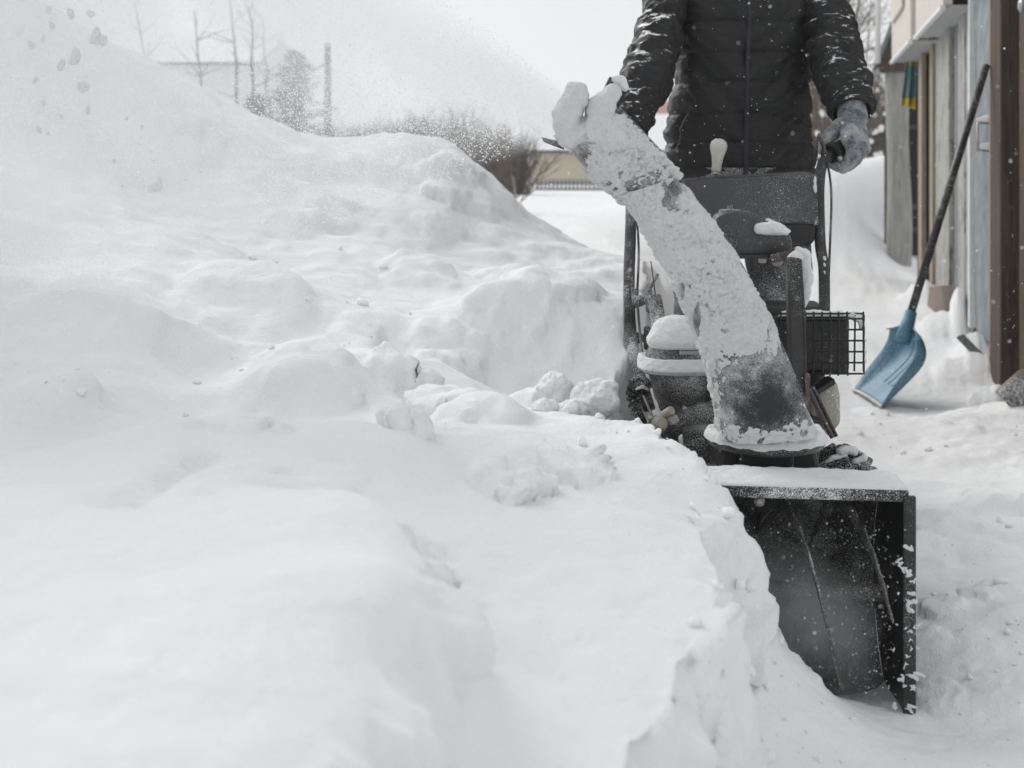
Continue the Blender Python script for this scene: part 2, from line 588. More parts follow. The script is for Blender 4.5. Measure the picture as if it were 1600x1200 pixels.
M['blue'] = frosted('blue_plastic', (0.062, 0.195, 0.300), 0.4, 0.53, 50, 0.40, 5)
M['shaft'] = frosted('shovel_shaft', (0.016, 0.016, 0.015), 0.35, 0.33, 120, 0.05, 12)
M['bark'] = plain('bark', (0.10, 0.085, 0.07), 0.9, var=0.3)
M['twig'] = plain('twig', (0.13, 0.105, 0.085), 0.9, var=0.3)
M['twig_pale'] = plain('pale_twig', (0.30, 0.28, 0.25), 0.9, var=0.2)
M['needle'] = plain('needles', (0.055, 0.07, 0.05), 0.8, var=0.4, scale=6)
M['cream_wall'] = plain('cream_plaster', (0.62, 0.56, 0.42), 0.85, var=0.05)
M['red_roof'] = plain('red_roof', (0.34, 0.16, 0.12), 0.7, var=0.15)
M['glass'] = plain('window_glass', (0.08, 0.09, 0.10), 0.1, var=0.1)
m, n, b = new_mat('striped_cloth')
tc = n.nodes.new("ShaderNodeTexCoord"); sp = n.nodes.new("ShaderNodeSeparateXYZ")
n.links.new(tc.outputs["Object"], sp.inputs[0])
mr = n.nodes.new("ShaderNodeMapRange")
mr.inputs["From Min"].default_value = -0.40; mr.inputs["From Max"].default_value = 0.0
n.links.new(sp.outputs["Z"], mr.inputs["Value"])
cr = n.nodes.new("ShaderNodeValToRGB"); cr.color_ramp.interpolation = 'CONSTANT'
els = cr.color_ramp.elements
els[0].position = 0.0; els[0].color = (0.55, 0.40, 0.05, 1)
els[1].position = 0.22; els[1].color = (0.11, 0.23, 0.24, 1)
e = els.new(0.86); e.color = (0.40, 0.31, 0.06, 1)
n.links.new(mr.outputs[0], cr.inputs[0]); n.links.new(cr.outputs[0], b.inputs["Base Color"])
b.inputs["Roughness"].default_value = 0.9
M['cloth'] = m

# ------------------------------------------------------------------ snow terrain
BANK = [  # (photo x, photo y, metres away): the deep bank with everything thrown on it
 (0,1200,.85),(300,1200,.85),(550,1200,.90),(700,1200,1.02),(850,1200,1.07),(960,1190,1.12),
 (0,1000,1.10),(200,1000,1.10),(450,1000,1.08),(620,1000,1.09),(690,1000,1.12),(745,1055,1.17),(790,1040,1.26),(850,1000,1.34),
 (720,930,1.33),(690,890,1.43),(640,850,1.42),(800,900,1.54),(900,800,1.85),(1000,800,1.85),(1050,900,1.58),(980,1000,1.36),
 (670,830,1.58),(590,860,1.36),(500,800,1.55),(300,850,1.40),(100,850,1.40),(0,840,1.42),
 (0,740,1.70),(100,720,1.76),(200,690,1.86),(290,655,1.98),(340,662,1.98),(390,657,2.0),(440,665,2.0),(520,668,2.0),(590,685,1.98),
 (650,700,2.0),(720,742,1.97),(700,785,1.83),(850,752,2.04),(950,702,2.22),(1020,684,2.30),(1090,692,2.30),(1085,765,2.12),(1120,782,2.12),(1150,800,2.11),(1120,840,1.95),
 (0,700,2.0),(0,640,2.35),(100,600,2.50),(0,560,2.60),(160,585,2.50),(200,640,2.36),(250,655,2.35),(150,690,2.12),(330,670,2.25),
 (0,480,2.8),(100,500,2.78),(200,440,3.0),(0,400,3.1),(0,300,3.5),(300,560,2.75),(430,645,2.42),(350,490,3.0),(480,560,2.68),(560,620,2.5),(575,590,2.62),
 (640,625,2.62),(600,540,3.0),(520,470,3.2),(700,560,2.95),(700,480,3.3),(800,450,3.6),(900,440,3.9),(960,425,4.15),(760,605,3.0),(850,618,3.02),(905,640,2.9),(700,520,3.15),(760,458,3.22),(850,452,3.27),(925,500,3.2),(640,560,2.95),
 (600,420,3.75),(500,400,3.8),(400,390,3.75),(300,330,3.9),(200,260,4.05),(100,190,4.15),(0,150,4.1),
 (200,92,4.6),(330,160,4.7),(420,205,4.8),(500,228,5.0),(560,226,5.1),(620,213,5.2),(680,215,5.2),(735,245,5.2),(770,285,5.1),(800,325,5.0),(880,387,4.9),(960,404,4.75),
 (100,30,4.6),(0,-40,4.6),(600,300,4.65),(500,300,4.55),(420,290,4.4),(700,330,4.55),(760,385,4.4),(640,245,5.0),(690,255,5.0),
]
BANK_XYZ = [(-.5,.4,.62),(0,.4,.58),(.05,.7,.5),(-.8,-.3,.62),(0,-.4,.58),(-1.4,1,.66),(-1.8,2,.7),(-2.2,3,1.0),(-3.2,4.4,1.8),(-4.5,5,1.7),(.6,-.4,.4),(.5,.6,.4),
 (-3,7,.9),(-2,6.6,.75),(-1.2,6.6,.62),(-.5,6.6,.6),(.3,6.6,.52),(.9,6.8,.5),(-5,8,.8),(-4,11,.6),(0,9,.55),(1.5,10,.55),(2.0,13,.55),(-6,14,.55),(0,14,.55),(.2,2.9,.45),(.2,2.5,.5),(0.0,5.8,.60),(.2,5.8,.55),(.45,5.8,.5),(-.25,5.95,.72),(-.12,5.75,.66)]
FLOOR = [(1190,950,2.2),(1250,1050,2.2),(1330,1108,2.2),(1430,1155,2.15),(1140,1100,1.95),(1300,1200,1.9),(1150,1200,1.75),(1500,1200,1.95),(1600,1200,1.95),
 (1450,1000,2.5),(1450,830,3.18),(1440,762,3.6),(1500,765,3.58),(1600,705,4.0),(1600,850,3.05),(1500,900,2.86),(1450,700,4.1),(1400,655,4.7),(1500,640,4.85),
 (1400,580,6.0),(1400,470,8.5),(1350,440,9.5),(1320,400,10.5),(1340,330,11.5),(1340,252,12.5),(1390,236,12.5),(1290,262,12.2)]
FLOOR_XYZ = [(.5,2.9,.0),(.3,2.7,.0),(.6,3.7,.05),(.5,4.5,.06),(1.0,3.6,.09),(1.0,4.5,.1),(.8,6,.12),(1.2,8,.16),(2.0,5.2,.03),(1.55,5.6,.012),(1.55,5.0,.018),(2.3,6,.06),(3,8,.12),(1.6,2.4,.15),(2,1,.15),(.6,1.0,.1),(.5,.3,.1),
 (.46,2.4,.02),(.68,2.4,.02),(.6,2.6,.0),(4,12,.2),(4.5,14,.9),(2,11,.35),(3.3,10.8,.13),(3.7,11.6,.2),(2.9,9.5,.11),(2.6,13,1.0),(3,4,.2)]

def to_uv(X, Y):
    return np.stack([X / (Y + .8), np.log(np.maximum(Y + .8, .05))], -1)

def rbf(points):
    P = np.array(points)
    u = to_uv(P[:, 0], P[:, 1])
    d = np.linalg.norm(u[:, None] - u[None], axis=-1)
    K = np.sqrt(d * d + 0.03 ** 2)
    n = len(P)
    A = np.zeros((n + 1, n + 1))
    A[:n, :n] = K - np.eye(n) * 0.0015
    A[:n, n] = A[n, :n] = 1
    w = np.linalg.solve(A, np.append(P[:, 2], 0))
    def f(X, Y):
        q = to_uv(X, Y)
        out = np.full(X.shape, w[n])
        for k in range(n):
            dd = (q[..., 0] - u[k, 0]) ** 2 + (q[..., 1] - u[k, 1]) ** 2
            out = out + w[k] * np.sqrt(dd + 0.03 ** 2)
        return out
    return f
bank_f = rbf([W(*p) for p in BANK] + BANK_XYZ)
floor_f = rbf([W(*p) for p in FLOOR] + FLOOR_XYZ)
XB = np.array([(-1,-.35),(.3,-.04),(.8,.09),(1.13,.165),(1.3,.21),(1.5,.275),(1.74,.325),(1.95,.378),(2.12,.430),(2.20,.375),(2.27,.335),(2.36,.33),(2.42,.31),(2.5,.25),(2.6,.2),
               (2.8,.24),(3.1,.36),(3.6,.45),(4.5,.60),(5.2,.74),(7,1.25),(10,1.9),(14,2.6),(30,5),(1000,150)])
LUMPS = [(465,600,2.6,105,50),(90,655,2.33,95,42),(190,520,2.8,170,42),(380,470,3.1,120,40),(600,330,4.4,120,30),(450,330,4.2,110,34),(725,300,4.8,70,26),(820,430,3.9,60,16),(800,748,2.0,62,34),(890,728,2.1,50,20),(640,700,2.12,42,34),(432,662,1.96,22,10),(390,672,1.95,46,14),(290,668,1.95,30,6),(760,690,2.45,80,50),
 (612,615,2.72,36,26),(662,632,2.72,22,22),(700,640,2.6,60,30),(1120,845,1.85,34,20),(500,590,2.6,80,20),(90,640,2.3,80,25),(840,640,2.8,35,22),
 (660,400,3.7,60,14),(560,520,3.0,50,14),(700,540,3.05,60,22),(860,520,3.4,70,18),(300,420,3.5,90,20),(680,262,4.95,60,16),(600,270,4.9,60,10)]
LUMPS_F = [(1500,440,7.1,24,46),(1478,470,7.0,34,26),(1530,510,6.3,34,36),(1515,545,5.9,40,30),(1440,450,8.6,30,30),(1558,610,5.3,30,26),(1480,760,3.2,50,30),(1560,730,3.4,60,35),(1445,790,3.05,45,25),(1530,905,2.7,28,22),(1560,895,2.75,30,18),(1470,905,2.65,40,24),(1450,960,2.5,36,14),
 (1560,1080,2.25,60,16),(1470,1060,2.3,40,18),(1540,800,3.0,45,18),(1590,790,3.1,40,22),(1520,1000,2.45,40,8),(1480,690,3.9,30,10)]
DENTS = [((325,708),(180,858),1.80,1.42,.030,.020),((450,748),(455,752),1.72,1.72,.030,.018),((445,790),(450,790),1.62,1.62,.035,.016),((290,840),(300,835),1.45,1.45,.02,-.012),
         ((520,700),(530,700),1.85,1.85,.03,.012),((650,838),(690,872),1.54,1.44,.06,.042)]

def xb_of(Y):
    return np.interp(Y, XB[:, 0], XB[:, 1])

def terrain(X, Y):
    z = np.zeros_like(X)
    P = np.stack([X, Y, z], -1)
    near = 1 - sstep(12, 17, Y)
    b = bank_f(X, Y)
    fl = floor_f(X, Y)
    def lumps(h0, table):
        h0 = h0.copy()
        for px, py, yy, r, h in table:
            c = W(px, py, yy); R = r / FOC * yy; H = h / FOC * yy
            k = (np.abs(X - c[0]) < 1.6 * R) & (np.abs(Y - c[1]) < 1.8 * R)
            if not k.any(): continue
            p = P[k]
            wob = 1 + (0.40 if r < 75 else 0.28) * fbm(p * (1.3 / R) + px, 2 if r > 75 else 3)
            q = ((X[k] - c[0]) ** 2 + ((Y[k] - c[1]) / 1.2) ** 2) / (R * wob) ** 2
            t = np.clip(1.35 - q, 0, 1.35) / 1.35
            prof_ = (1 - (1 - t) ** 2) ** 1.15 if r < 75 else .72 * sstep(0, 1, t)
            h0[k] += H * prof_ * (1 + (0.14 if r > 75 else 0.32) * fbm(p * (2.5 / R) + 5, 3))
        return h0
    b = lumps(b, LUMPS)
    fl = lumps(fl, [(a_, b_, c_, d_, e_ * (.6 if a_ < 1600 and c_ < 4.5 else 1)) for a_, b_, c_, d_, e_ in LUMPS_F])
    for (a0, a1), (b0, b1), ya, yb, R, dep in DENTS:
        A, B = W(a0, a1, ya)[:2], W(b0, b1, yb)[:2]
        d = B - A; L2 = d @ d + 1e-9
        t = np.clip(((X - A[0]) * d[0] + (Y - A[1]) * d[1]) / L2, 0, 1)
        q = ((X - A[0] - t * d[0]) ** 2 + (Y - A[1] - t * d[1]) ** 2) / R ** 2
        b = b - dep * np.exp(-q * 1.2) * (1 + 0.9 * fbm(P * 22 + 3, 3))
    # rounded edge of the foreground mound
    XM = np.interp(Y, [.3, .7, .98, 1.12, 1.2, 1.38, 1.5, 1.7], [-.25, -.11, -.049, -.031, -.036, -.076, -.12, -.2]) + .02 * fbm(P * 6 + 90, 2)
    t = np.clip((XM - X) / .09, 0, 1)
    b = b + .050 * np.sqrt(t * (2 - t)) * (1 - sstep(1.25, 2.0, Y + .12 * fbm(P * 3 + 4, 2)))
    # thrown, tumbled snow is rough; the settled foreground is smooth
    tumble = sstep(1.9, 2.6, Y) * (1 - sstep(6, 9, Y))
    b = b + tumble * (0.030 * fbm(P * 2.6, 4) + 0.050 * np.maximum(fbm(P * 4.2 + 9, 3), 0) ** 1.3)
    ridge = np.abs(fbm(P * np.array([1.6, 2.3, 1]) + 31, 3))
    b = b + tumble * 0.06 * (0.25 - ridge) * (X < 0.6)
    b = b + 0.012 * fbm(P * 5 + 3, 3) + 0.0030 * fbm(P * 22 + 5, 4) + tumble * 0.010 * np.maximum(fbm(P * 13 + 8, 3), 0)
    fl = fl + 0.12 * fbm(P * 1.1 + 14, 4) * sstep(8.5, 11, Y) * (1 - .5 * sstep(2.9, 3.2, X))
    fl = fl + 0.022 * fbm(P * 3.1 + 40, 4) + 0.02 * np.maximum(fbm(P * 6.3 + 60, 3), 0) * sstep(.6, 1.2, X) + 0.012 * np.maximum(fbm(P * 8 + 11, 3), 0) + 0.002 * fbm(P * 34 + 1, 2)
    e = xb_of(Y) + 0.030 * fbm(P * 7 + 77, 3) + 0.045 * fbm(P * 3.3 + 21, 2) * (Y < 2.3) - X
    wide = np.interp(Y, [2.0, 3.0, 5, 7, 12], [.065, .09, .16, .6, 2.0])
    k = sstep(0, 1, e / wide)
    Z = fl + (b - fl) * k
    lip = np.exp(-((e / wide - 1.0) / .5) ** 2) * (Y < 2.4)
    Z = Z + 0.012 * lip * fbm(P * 16 + 2, 3)
    far = 0.55 + 0.12 * fbm(P * 0.13, 3)
    return Z * near + far * (1 - near)

s_cols = np.concatenate([np.linspace(-1.0, -.45, 90, endpoint=False), np.linspace(-.45, .02, 250, endpoint=False),
                         np.linspace(.02, .16, 150, endpoint=False), np.linspace(.16, .42, 150, endpoint=False), np.linspace(.42, .9, 50)])
t_rows = np.concatenate([np.linspace(math.log(.4), math.log(1.6), 110, endpoint=False), np.linspace(math.log(1.6), math.log(6.2), 420, endpoint=False),
                         np.linspace(math.log(6.2), math.log(230), 140)])
S, T = np.meshgrid(s_cols, np.exp(t_rows))
GX, GY = S * T, T - .8
GZ = terrain(GX, GY)
G = np.stack([GX, GY, GZ], -1)
# break up steep faces sideways so that cut walls are ragged
du = np.gradient(G, axis=1); dv = np.gradient(G, axis=0)
N = np.cross(du, dv); N /= np.linalg.norm(N, axis=-1, keepdims=True) + 1e-12
steep = 1 - sstep(.45, .85, np.abs(N[..., 2]))
wall_n = 0.048 * fbm(G * 8, 4) + 0.022 * fbm(G * 24 + 4, 3)
G = G + N * (steep * wall_n * (GY < 8))[..., None]
snow_bank = grid_obj("snow_ground", G, M['snow'])
prop(snow_bank, "deep white snow banked up on the left and cut into a path", None, None, "structure")
a = np.linspace(0, 2 * math.pi, 48, endpoint=False)
mb = MB(); mb.add(np.stack([235 * np.cos(a), 60 + 235 * np.sin(a), np.full(48, -.12)], 1), [tuple(range(48))])
prop(mb.build("ground", M['snow']), None, None, None, "structure")

def ground_z(x, y):
    return float(terrain(np.array([[float(x)]]), np.array([[float(y)]]))[0, 0])

# ------------------------------------------------------------------ snow blower
MX, MY = 0.50, 2.60
blower = thing("snow_blower", (MX, MY, 0.0), "black walk-behind snow blower with snow-crusted chute eating into the bank", "snow blower")
yaw = math.radians(-6.2)
RZ = np.array([[math.cos(yaw), -math.sin(yaw), 0], [math.sin(yaw), math.cos(yaw), 0], [0, 0, 1]])
HC = np.array([0.437, 2.28, 0.0])
def HL(p):
    return np.asarray(p, float) @ RZ.T + HC
HW = 0.25                                                     # half width of the auger housing
def hprof(r, y0=0.08, zc=0.215, n=26):
    t = np.linspace(math.pi / 2, -math.pi / 2 - 0.25, n)
    return [(0.0, zc + r)] + [(y0 + r * math.cos(a_), zc + r * math.sin(a_)) for a_ in t]
mb = MB()
out_, in_ = hprof(0.215), hprof(0.210)
rings = [np.array([HL((x, y, z)) for x in (-HW, HW)]) for y, z in out_]
ring2 = [np.array([HL((x, y, z)) for x in (-HW, HW)]) for y, z in in_]
n_ = len(rings)
V = np.concatenate(rings + ring2)
F = []
for i in range(n_ - 1):
    F += [(2 * i, 2 * i + 1, 2 * i + 3, 2 * i + 2), (2 * (n_ + i), 2 * (n_ + i) + 2, 2 * (n_ + i) + 3, 2 * (n_ + i) + 1)]
F += [(0, 2 * n_, 2 * n_ + 1, 1), (2 * n_ - 2, 2 * n_ - 1, 4 * n_ - 1, 4 * n_ - 2)]
mb.add(V, F)
housing = mb.build("auger_housing", M['paint_wet'], blower, True, auto=0.6)
side_poly = [(-0.012, 0.428), (0.08, 0.428)] + [(0.08 + 0.214 * math.cos(a_), 0.215 + 0.214 * math.sin(a_)) for a_ in np.linspace(1.4, -1.5, 16)] + [(0.09, 0.0), (0.03, 0.0), (-0.012, 0.045)]
for sx in (-1, 1):
    mb = MB()
    x0 = sx * (HW + 0.0015)
    mb.prism([HL((x0, y, z)) for y, z in side_poly], RZ @ np.array([sx * 0.005, 0, 0]))
    sp_ = mb.build("side_plate", M['paint'], housing)
    mb = MB()
    mb.box(HL((sx * (HW + 0.010), -0.018, 0.235)), (0.022, 0.010, 0.385), RZ)
    mb.build("front_flange", M['plastic'], housing, bevel=0.003)
    mb = MB()
    mb.box(HL((sx * (HW + 0.016), 0.07, 0.02)), (0.012, 0.16, 0.05), RZ)
    mb.build("skid_shoe", M['steel'], housing, bevel=0.004)
mb = MB(); mb.box(HL((0, -0.010, 0.426)), (2 * HW + 0.02, 0.014, 0.022), RZ)
mb.build("top_lip", M['lip'], housing, bevel=0.004)
mb = MB(); mb.box(HL((0, 0.10, 0.012)), (2 * HW - 0.01, 0.03, 0.006), RZ)
mb.build("scraper_bar", M['steel'], housing)
mb = MB(); mb.lathe(HL((0.005, 0.02, 0.402)), RZ @ np.array([0, -1, 0]), [(0.010, 0), (0.010, 0.006), (0.005, 0.010)], 8)
mb.build("bolt", M['steel'], housing)

def snow_slab(name, P, thick, parent, amp=0.006, freq=40, mat='crust', edge=0.25):
    """P: (n, m, 3) grid lying on a surface; lays an uneven layer of snow on it that thins out towards its rim"""
    n, m = P.shape[:2]
    u = np.linspace(0, 1, n)[:, None]; v = np.linspace(0, 1, m)[None]
    d = np.minimum(np.minimum(u, 1 - u) * n / max(n, m) * 2, np.minimum(v, 1 - v) * m / max(n, m) * 2)
    h = np.sqrt(np.clip(d / edge, 0, 1) * (2 - np.clip(d / edge, 0, 1)))
    Q = P.copy()
    Q[..., 2] += thick * h * (1 + 0.35 * fbm(P * freq, 3)) - 0.002
    Q[..., 1] -= 0.004 * h
    Q += 0.5 * amp * np.stack([fbm(P * freq + k, 2) for k in (3, 7, 11)], -1) * h[..., None]
    return grid_obj(name, Q, M[mat], parent)

u = np.linspace(-HW - 0.01, HW + 0.012, 180); v = np.concatenate([np.linspace(-0.016, 0.08, 30), 0.08 + 0.215 * np.sin(np.linspace(0.03, 0.85, 30))])
P = np.zeros((len(u), len(v), 3))
for j, y in enumerate(v):
    z = 0.4315 if y <= 0.08 else 0.2165 + 0.215 * math.cos(math.asin((y - 0.08) / 0.215))
    P[:, j] = np.array([HL((x, y, z + 0.004)) for x in u])
snow_slab("snow_cap", P, 0.010, housing, 0.005, 35, edge=0.10)

# auger: shaft and spiral flights
mb = MB(); mb.tube([HL((-HW, 0.14, 0.205)), HL((HW, 0.14, 0.205))], 0.016, 12)
auger = mb.build("auger", M['auger'], blower, True, auto=0.7)
for sgn, ph in ((1, 2.05), (1, 2.05 + math.pi)):
    th = np.linspace(0, 2 * math.pi * 0.92, 60)
    x = 0.02 + 0.21 * th / th[-1]
    rings = []
    for t_, xx in zip(th, x):
        a_ = t_ + ph
        d_ = np.array([0, -math.sin(a_), math.cos(a_)])
        rings.append(np.array([HL(np.array([xx, 0.14, 0.205]) + d_ * r + np.array([dx, 0, 0])) for r, dx in ((0.145, -.002), (0.17 + 0.004 * math.sin(t_ * 20), -.002), (0.17 + 0.004 * math.sin(t_ * 20), .002), (0.145, .002))]))
    mb = MB(); mb.loft(rings); mb.build("flight", M['auger'], auger)
    rings = []
    for t_, xx in zip(th, x):
        a_ = t_ + ph
        d_ = np.array([0, -math.sin(a_), math.cos(a_)])
        rings.append(np.array([HL(np.array([-xx, 0.14, 0.205]) + d_ * r + np.array([dx, 0, 0])) for r, dx in ((0.145, -.002), (0.17, -.002), (0.17, .002), (0.145, .002))]))
    mb = MB(); mb.loft(rings); mb.build("flight", M['auger'], auger)

# chute base, flange and the chute itself
mb = MB(); mb.prism([W(1157, 745, 2.50), W(1241, 745, 2.50), W(1241, 692, 2.50), W(1157, 692, 2.50)], (0.005, 0.10, 0))
mb.build("chute_base", M['paint'], blower, bevel=0.006)
mb = MB(); mb.prism([W(1120, 742, 2.55), W(1285, 742, 2.55), W(1275, 700, 2.55), W(1125, 700, 2.55)], (0.01, 0.16, 0))
mb.build("impeller_case", M['paint'], blower, bevel=0.01)
fc = W(1197, 684, 2.535)
mb = MB(); mb.lathe(fc, (0, 0, 1), [(0.085, -0.02), (0.112, -0.012), (0.116, -0.004), (0.116, 0.004), (0.10, 0.008)], 48)
flange = mb.build("chute_flange", M['plastic'], blower, True, auto=0.6)
ang = np.linspace(0, 2 * math.pi, 140); rr = np.concatenate([np.linspace(0.075, 0.108, 14), np.linspace(0.110, 0.121, 8)])
P = np.zeros((140, len(rr), 3))
for j, r in enumerate(rr):
    e_ = (r - 0.075) / 0.046
    h_ = 0.020 * math.sqrt(max(0, 1 - max(0, (e_ - 0.72) / 0.28) ** 2)) + 0.002
    rad = r * (1 + 0.035 * fbm(np.stack([np.cos(ang) * 3, np.sin(ang) * 3, np.zeros(140)], -1), 3) * e_)
    P[:, j] = fc + np.stack([rad * np.cos(ang), rad * np.sin(ang), np.full(140, h_ - 0.002)], -1)
P[..., 2] += 0.006 * fbm(P * 45, 3)
P[-1] = P[0]
grid_obj("snow_rim", P, M['crust'], flange)

def catmull(pts, n):
    pts = np.array(pts, float)
    k = np.linspace(0, len(pts) - 1, n)
    out = []
    for t in k:
        i = min(int(t), len(pts) - 2); f = t - i
        p0, p1, p2, p3 = pts[max(i - 1, 0)], pts[i], pts[i + 1], pts[min(i + 2, len(pts) - 1)]
        out.append(0.5 * (2 * p1 + (p2 - p0) * f + (2 * p0 - 5 * p1 + 4 * p2 - p3) * f * f + (3 * p1 - p0 - 3 * p2 + p3) * f ** 3))
    return np.array(out)

# left and right outline of the chute in the photo, bottom to top, metres away
OUT = catmull([(1125,682,1270,672,2.49),(1118,640,1255,632,2.485),(1106,580,1228,570,2.48),(1087,520,1198,500,2.47),(1058,450,1160,428,2.46),(1022,385,1118,360,2.45),(988,330,1075,305,2.44),(955,290,1040,258,2.43)], 150)
def chute_sec(row, grow=0.0, depth=0.085, nv=56, cover=1.0, a0=-1.0, a1=1.0):
    """rounded cross-section between the two outline points, bulging to the viewer"""
    l, r = W(row[0], row[1], row[4]), W(row[2], row[3], row[4])
    mid = (l + r) / 2; hw = np.linalg.norm(r - l) / 2
    sdir = (r - l) / (2 * hw)
    t = np.linspace(a0 * math.pi, a1 * math.pi, nv, endpoint=(a1 - a0) < 2)
    ca, sa = np.sin(t), np.cos(t)
    sup = lambda q: np.sign(q) * np.abs(q) ** 0.62
    return mid + np.outer(sup(ca) * (hw + grow), sdir) + np.outer(-sup(sa) * (depth + grow), np.array([0, 1.0, 0]))
mb = MB(); mb.loft([chute_sec(r) for r in OUT])
chute = mb.build("discharge_chute", M['chute_frost'], blower, True)
# snow crust over its front
def crust(name, secs_fn, rows, bare, thick, parent, nv=170, seed=0, thin_to=None, a0=-0.62, a1=0.60):
    nu = len(rows)
    base = np.stack([secs_fn(r, 0.0, nv, a0, a1) for r in rows])
    outw = np.stack([secs_fn(r, 1.0, nv, a0, a1) for r in rows]) - base
    outw /= np.linalg.norm(outw, axis=-1, keepdims=True)
    px = 800 + FOC * base[..., 0] / base[..., 1]
    py = HOR - FOC * (base[..., 2] - CAM_Z) / base[..., 1]
    mask = np.ones(base.shape[:2])
    wob = 1.5 * fbm(base * 42 + seed, 3)
    for cx, cy_, rx, ry, k in bare:
        q = ((px - cx) / rx) ** 2 + ((py - cy_) / ry) ** 2 + 0.9 * wob
        mask = np.minimum(mask, np.clip((q - 1) * k, -1, 1))
    v = np.linspace(0, 1, nv)[None]
    rim = np.clip(np.minimum(v, 1 - v) / 0.05, 0, 1)
    wp_ = base + 0.004 * np.stack([fbm(base * 90 + k_, 2) for k_ in (1, 5, 9)], -1)
    lum = 1.05 - 1.4 * worley(wp_ * 130 + seed) ** 2                        # caked, cauliflower-like
    lum = 0.75 * lum + 0.25 * (1.0 - worley(wp_ * 230 + seed) ** 1.6)
    lum = lum * (0.55 + 0.6 * sstep(-.25, .3, fbm(base * 30 + 3, 2)))
    fine = fbm(base * 190, 3)
    h = thick * (0.30 - 1.1 * sstep(.36, .52, -fbm(base * 105 + 7 + seed, 2)) * sstep(-.1, .2, fbm(base * 16 + 2, 2)) + 1.30 * lum - 0.2 + 0.12 * fine + 0.35 * fbm(base * 17 + seed, 2)) * np.sqrt(rim)
    if thin_to is not None:
        tt_ = np.clip(thin_to(px, py) * (1 + 0.9 * fbm(base * 60 + 2, 3)), 0, 1)
        h = h * tt_ - 0.006 * (1 - tt_) ** 2 + 0.004 * (fbm(base * 150, 3) + .1) * (1 - tt_)
    h = np.where(mask > 0, h * np.sqrt(np.clip(mask, 0, 1)), -0.004) + np.where((mask > -0.5) & (mask <= 0.05), 0.004 * (fbm(base * 240, 2) + 0.2), 0)
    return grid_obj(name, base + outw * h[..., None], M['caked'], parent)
def csec(row, g, nv, a0, a1): return chute_sec(row, 0.01 * g, nv=nv, a0=a0, a1=a1)
rows = catmull(OUT[::10], 330)
def thin(px, py):
    q = np.sqrt(((px - 1196) / 70) ** 2 + ((py - 628) / (np.where(py < 628, 74, 44))) ** 2)
    return np.clip((q - 0.60) / 0.95, 0.0, 1) ** 0.8 * np.interp(py, [470, 570], [1, .6])
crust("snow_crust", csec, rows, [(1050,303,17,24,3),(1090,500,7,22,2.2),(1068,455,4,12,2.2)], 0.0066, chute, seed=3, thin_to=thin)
# right edge strip (folded seam of the chute)
mb = MB()
mb.loft([np.array([W(r[2] - 2, r[3], r[4]), W(r[2] + 7, r[3] - 3, r[4]), W(r[2] + 7, r[3] - 3, r[4] + 0.03), W(r[2] - 2, r[3], r[4] + 0.03)]) for r in OUT[20:]])
mb.build("seam", M['dusted'], chute)

# deflector: U-shaped hood hinged on the end of the chute, curling over to the left
DEF = catmull([(978,318,1058,280,2.43),(960,300,1044,260,2.425),(935,282,1028,242,2.42),(906,252,1000,214,2.415),(882,220,974,190,2.41),(872,204,962,176,2.41)], 60)
def dsec(row, g=0.0, nv=48, a0=-1.0, a1=1.0): return chute_sec(row, 0.01 * g, depth=0.07, nv=nv, a0=a0, a1=a1)
rings = []
for r in DEF:
    o_ = dsec(r, 0.0, 40, -0.72, 0.72); i_ = dsec(r, -0.5, 40, -0.72, 0.72)
    rings.append(np.concatenate([o_, i_[::-1]]))
mb = MB(); mb.loft(rings)
hood = mb.build("deflector_hood", M['chute'], blower, True, auto=1.0)
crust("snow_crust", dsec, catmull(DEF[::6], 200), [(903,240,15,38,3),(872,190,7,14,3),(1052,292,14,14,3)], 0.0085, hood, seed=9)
def blobp(name, lst, Y, mat, parent, voxel=0.004, amp=0.004, freq=40):
    caps = []
    for (x0, y0, r0), (x1, y1, r1) in zip(lst[:-1], lst[1:]):
        caps.append((W(x0, y0, Y), W(x1, y1, Y), r0 / FOC * Y, r1 / FOC * Y))
    return blob(name, caps, mat, parent, voxel, amp, freq)
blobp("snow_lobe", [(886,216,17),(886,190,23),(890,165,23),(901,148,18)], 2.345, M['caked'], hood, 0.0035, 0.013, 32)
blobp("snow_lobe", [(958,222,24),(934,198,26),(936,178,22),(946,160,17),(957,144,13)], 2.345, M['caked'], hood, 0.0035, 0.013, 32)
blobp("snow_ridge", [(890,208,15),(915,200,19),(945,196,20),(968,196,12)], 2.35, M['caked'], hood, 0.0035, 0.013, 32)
mb = MB(); mb.prism([W(938,150,2.40), W(953,119,2.40), W(962,124,2.40), W(966,160,2.40), W(950,182,2.40)], (0.0, 0.03, 0))
mb.build("hood_lip", M['plastic'], hood, bevel=0.002)
mb = MB(); mb.prism([W(960,150,2.43), W(978,132,2.43), W(981,142,2.43), W(966,172,2.43)], (0.0, 0.02, 0))
mb.build("hood_bracket", M['plastic'], hood, bevel=0.002)
blobp("snow_lump", [(958,124,5),(970,128,9),(975,136,8)], 2.40, M['crust'], hood, 0.003)
mb = MB(); mb.bar(W(962,178,2.40), W(1027,246,2.41), 0.010, 0.030)
mb.build("hood_rail", M['dusted'], hood, bevel=0.002)
mb = MB(); mb.lathe(W(1026,246,2.395), (0, 1, 0), [(0.006, 0), (0.006, 0.05)], 10); mb.build("hinge_pin", M['steel'], hood)
mb = MB(); mb.prism([W(846,214,2.50), W(880,222,2.50), W(882,234,2.50), W(850,222,2.50)], (0, .02, 0)); mb.build("hood_flap", M['dusted'], hood, bevel=0.002)

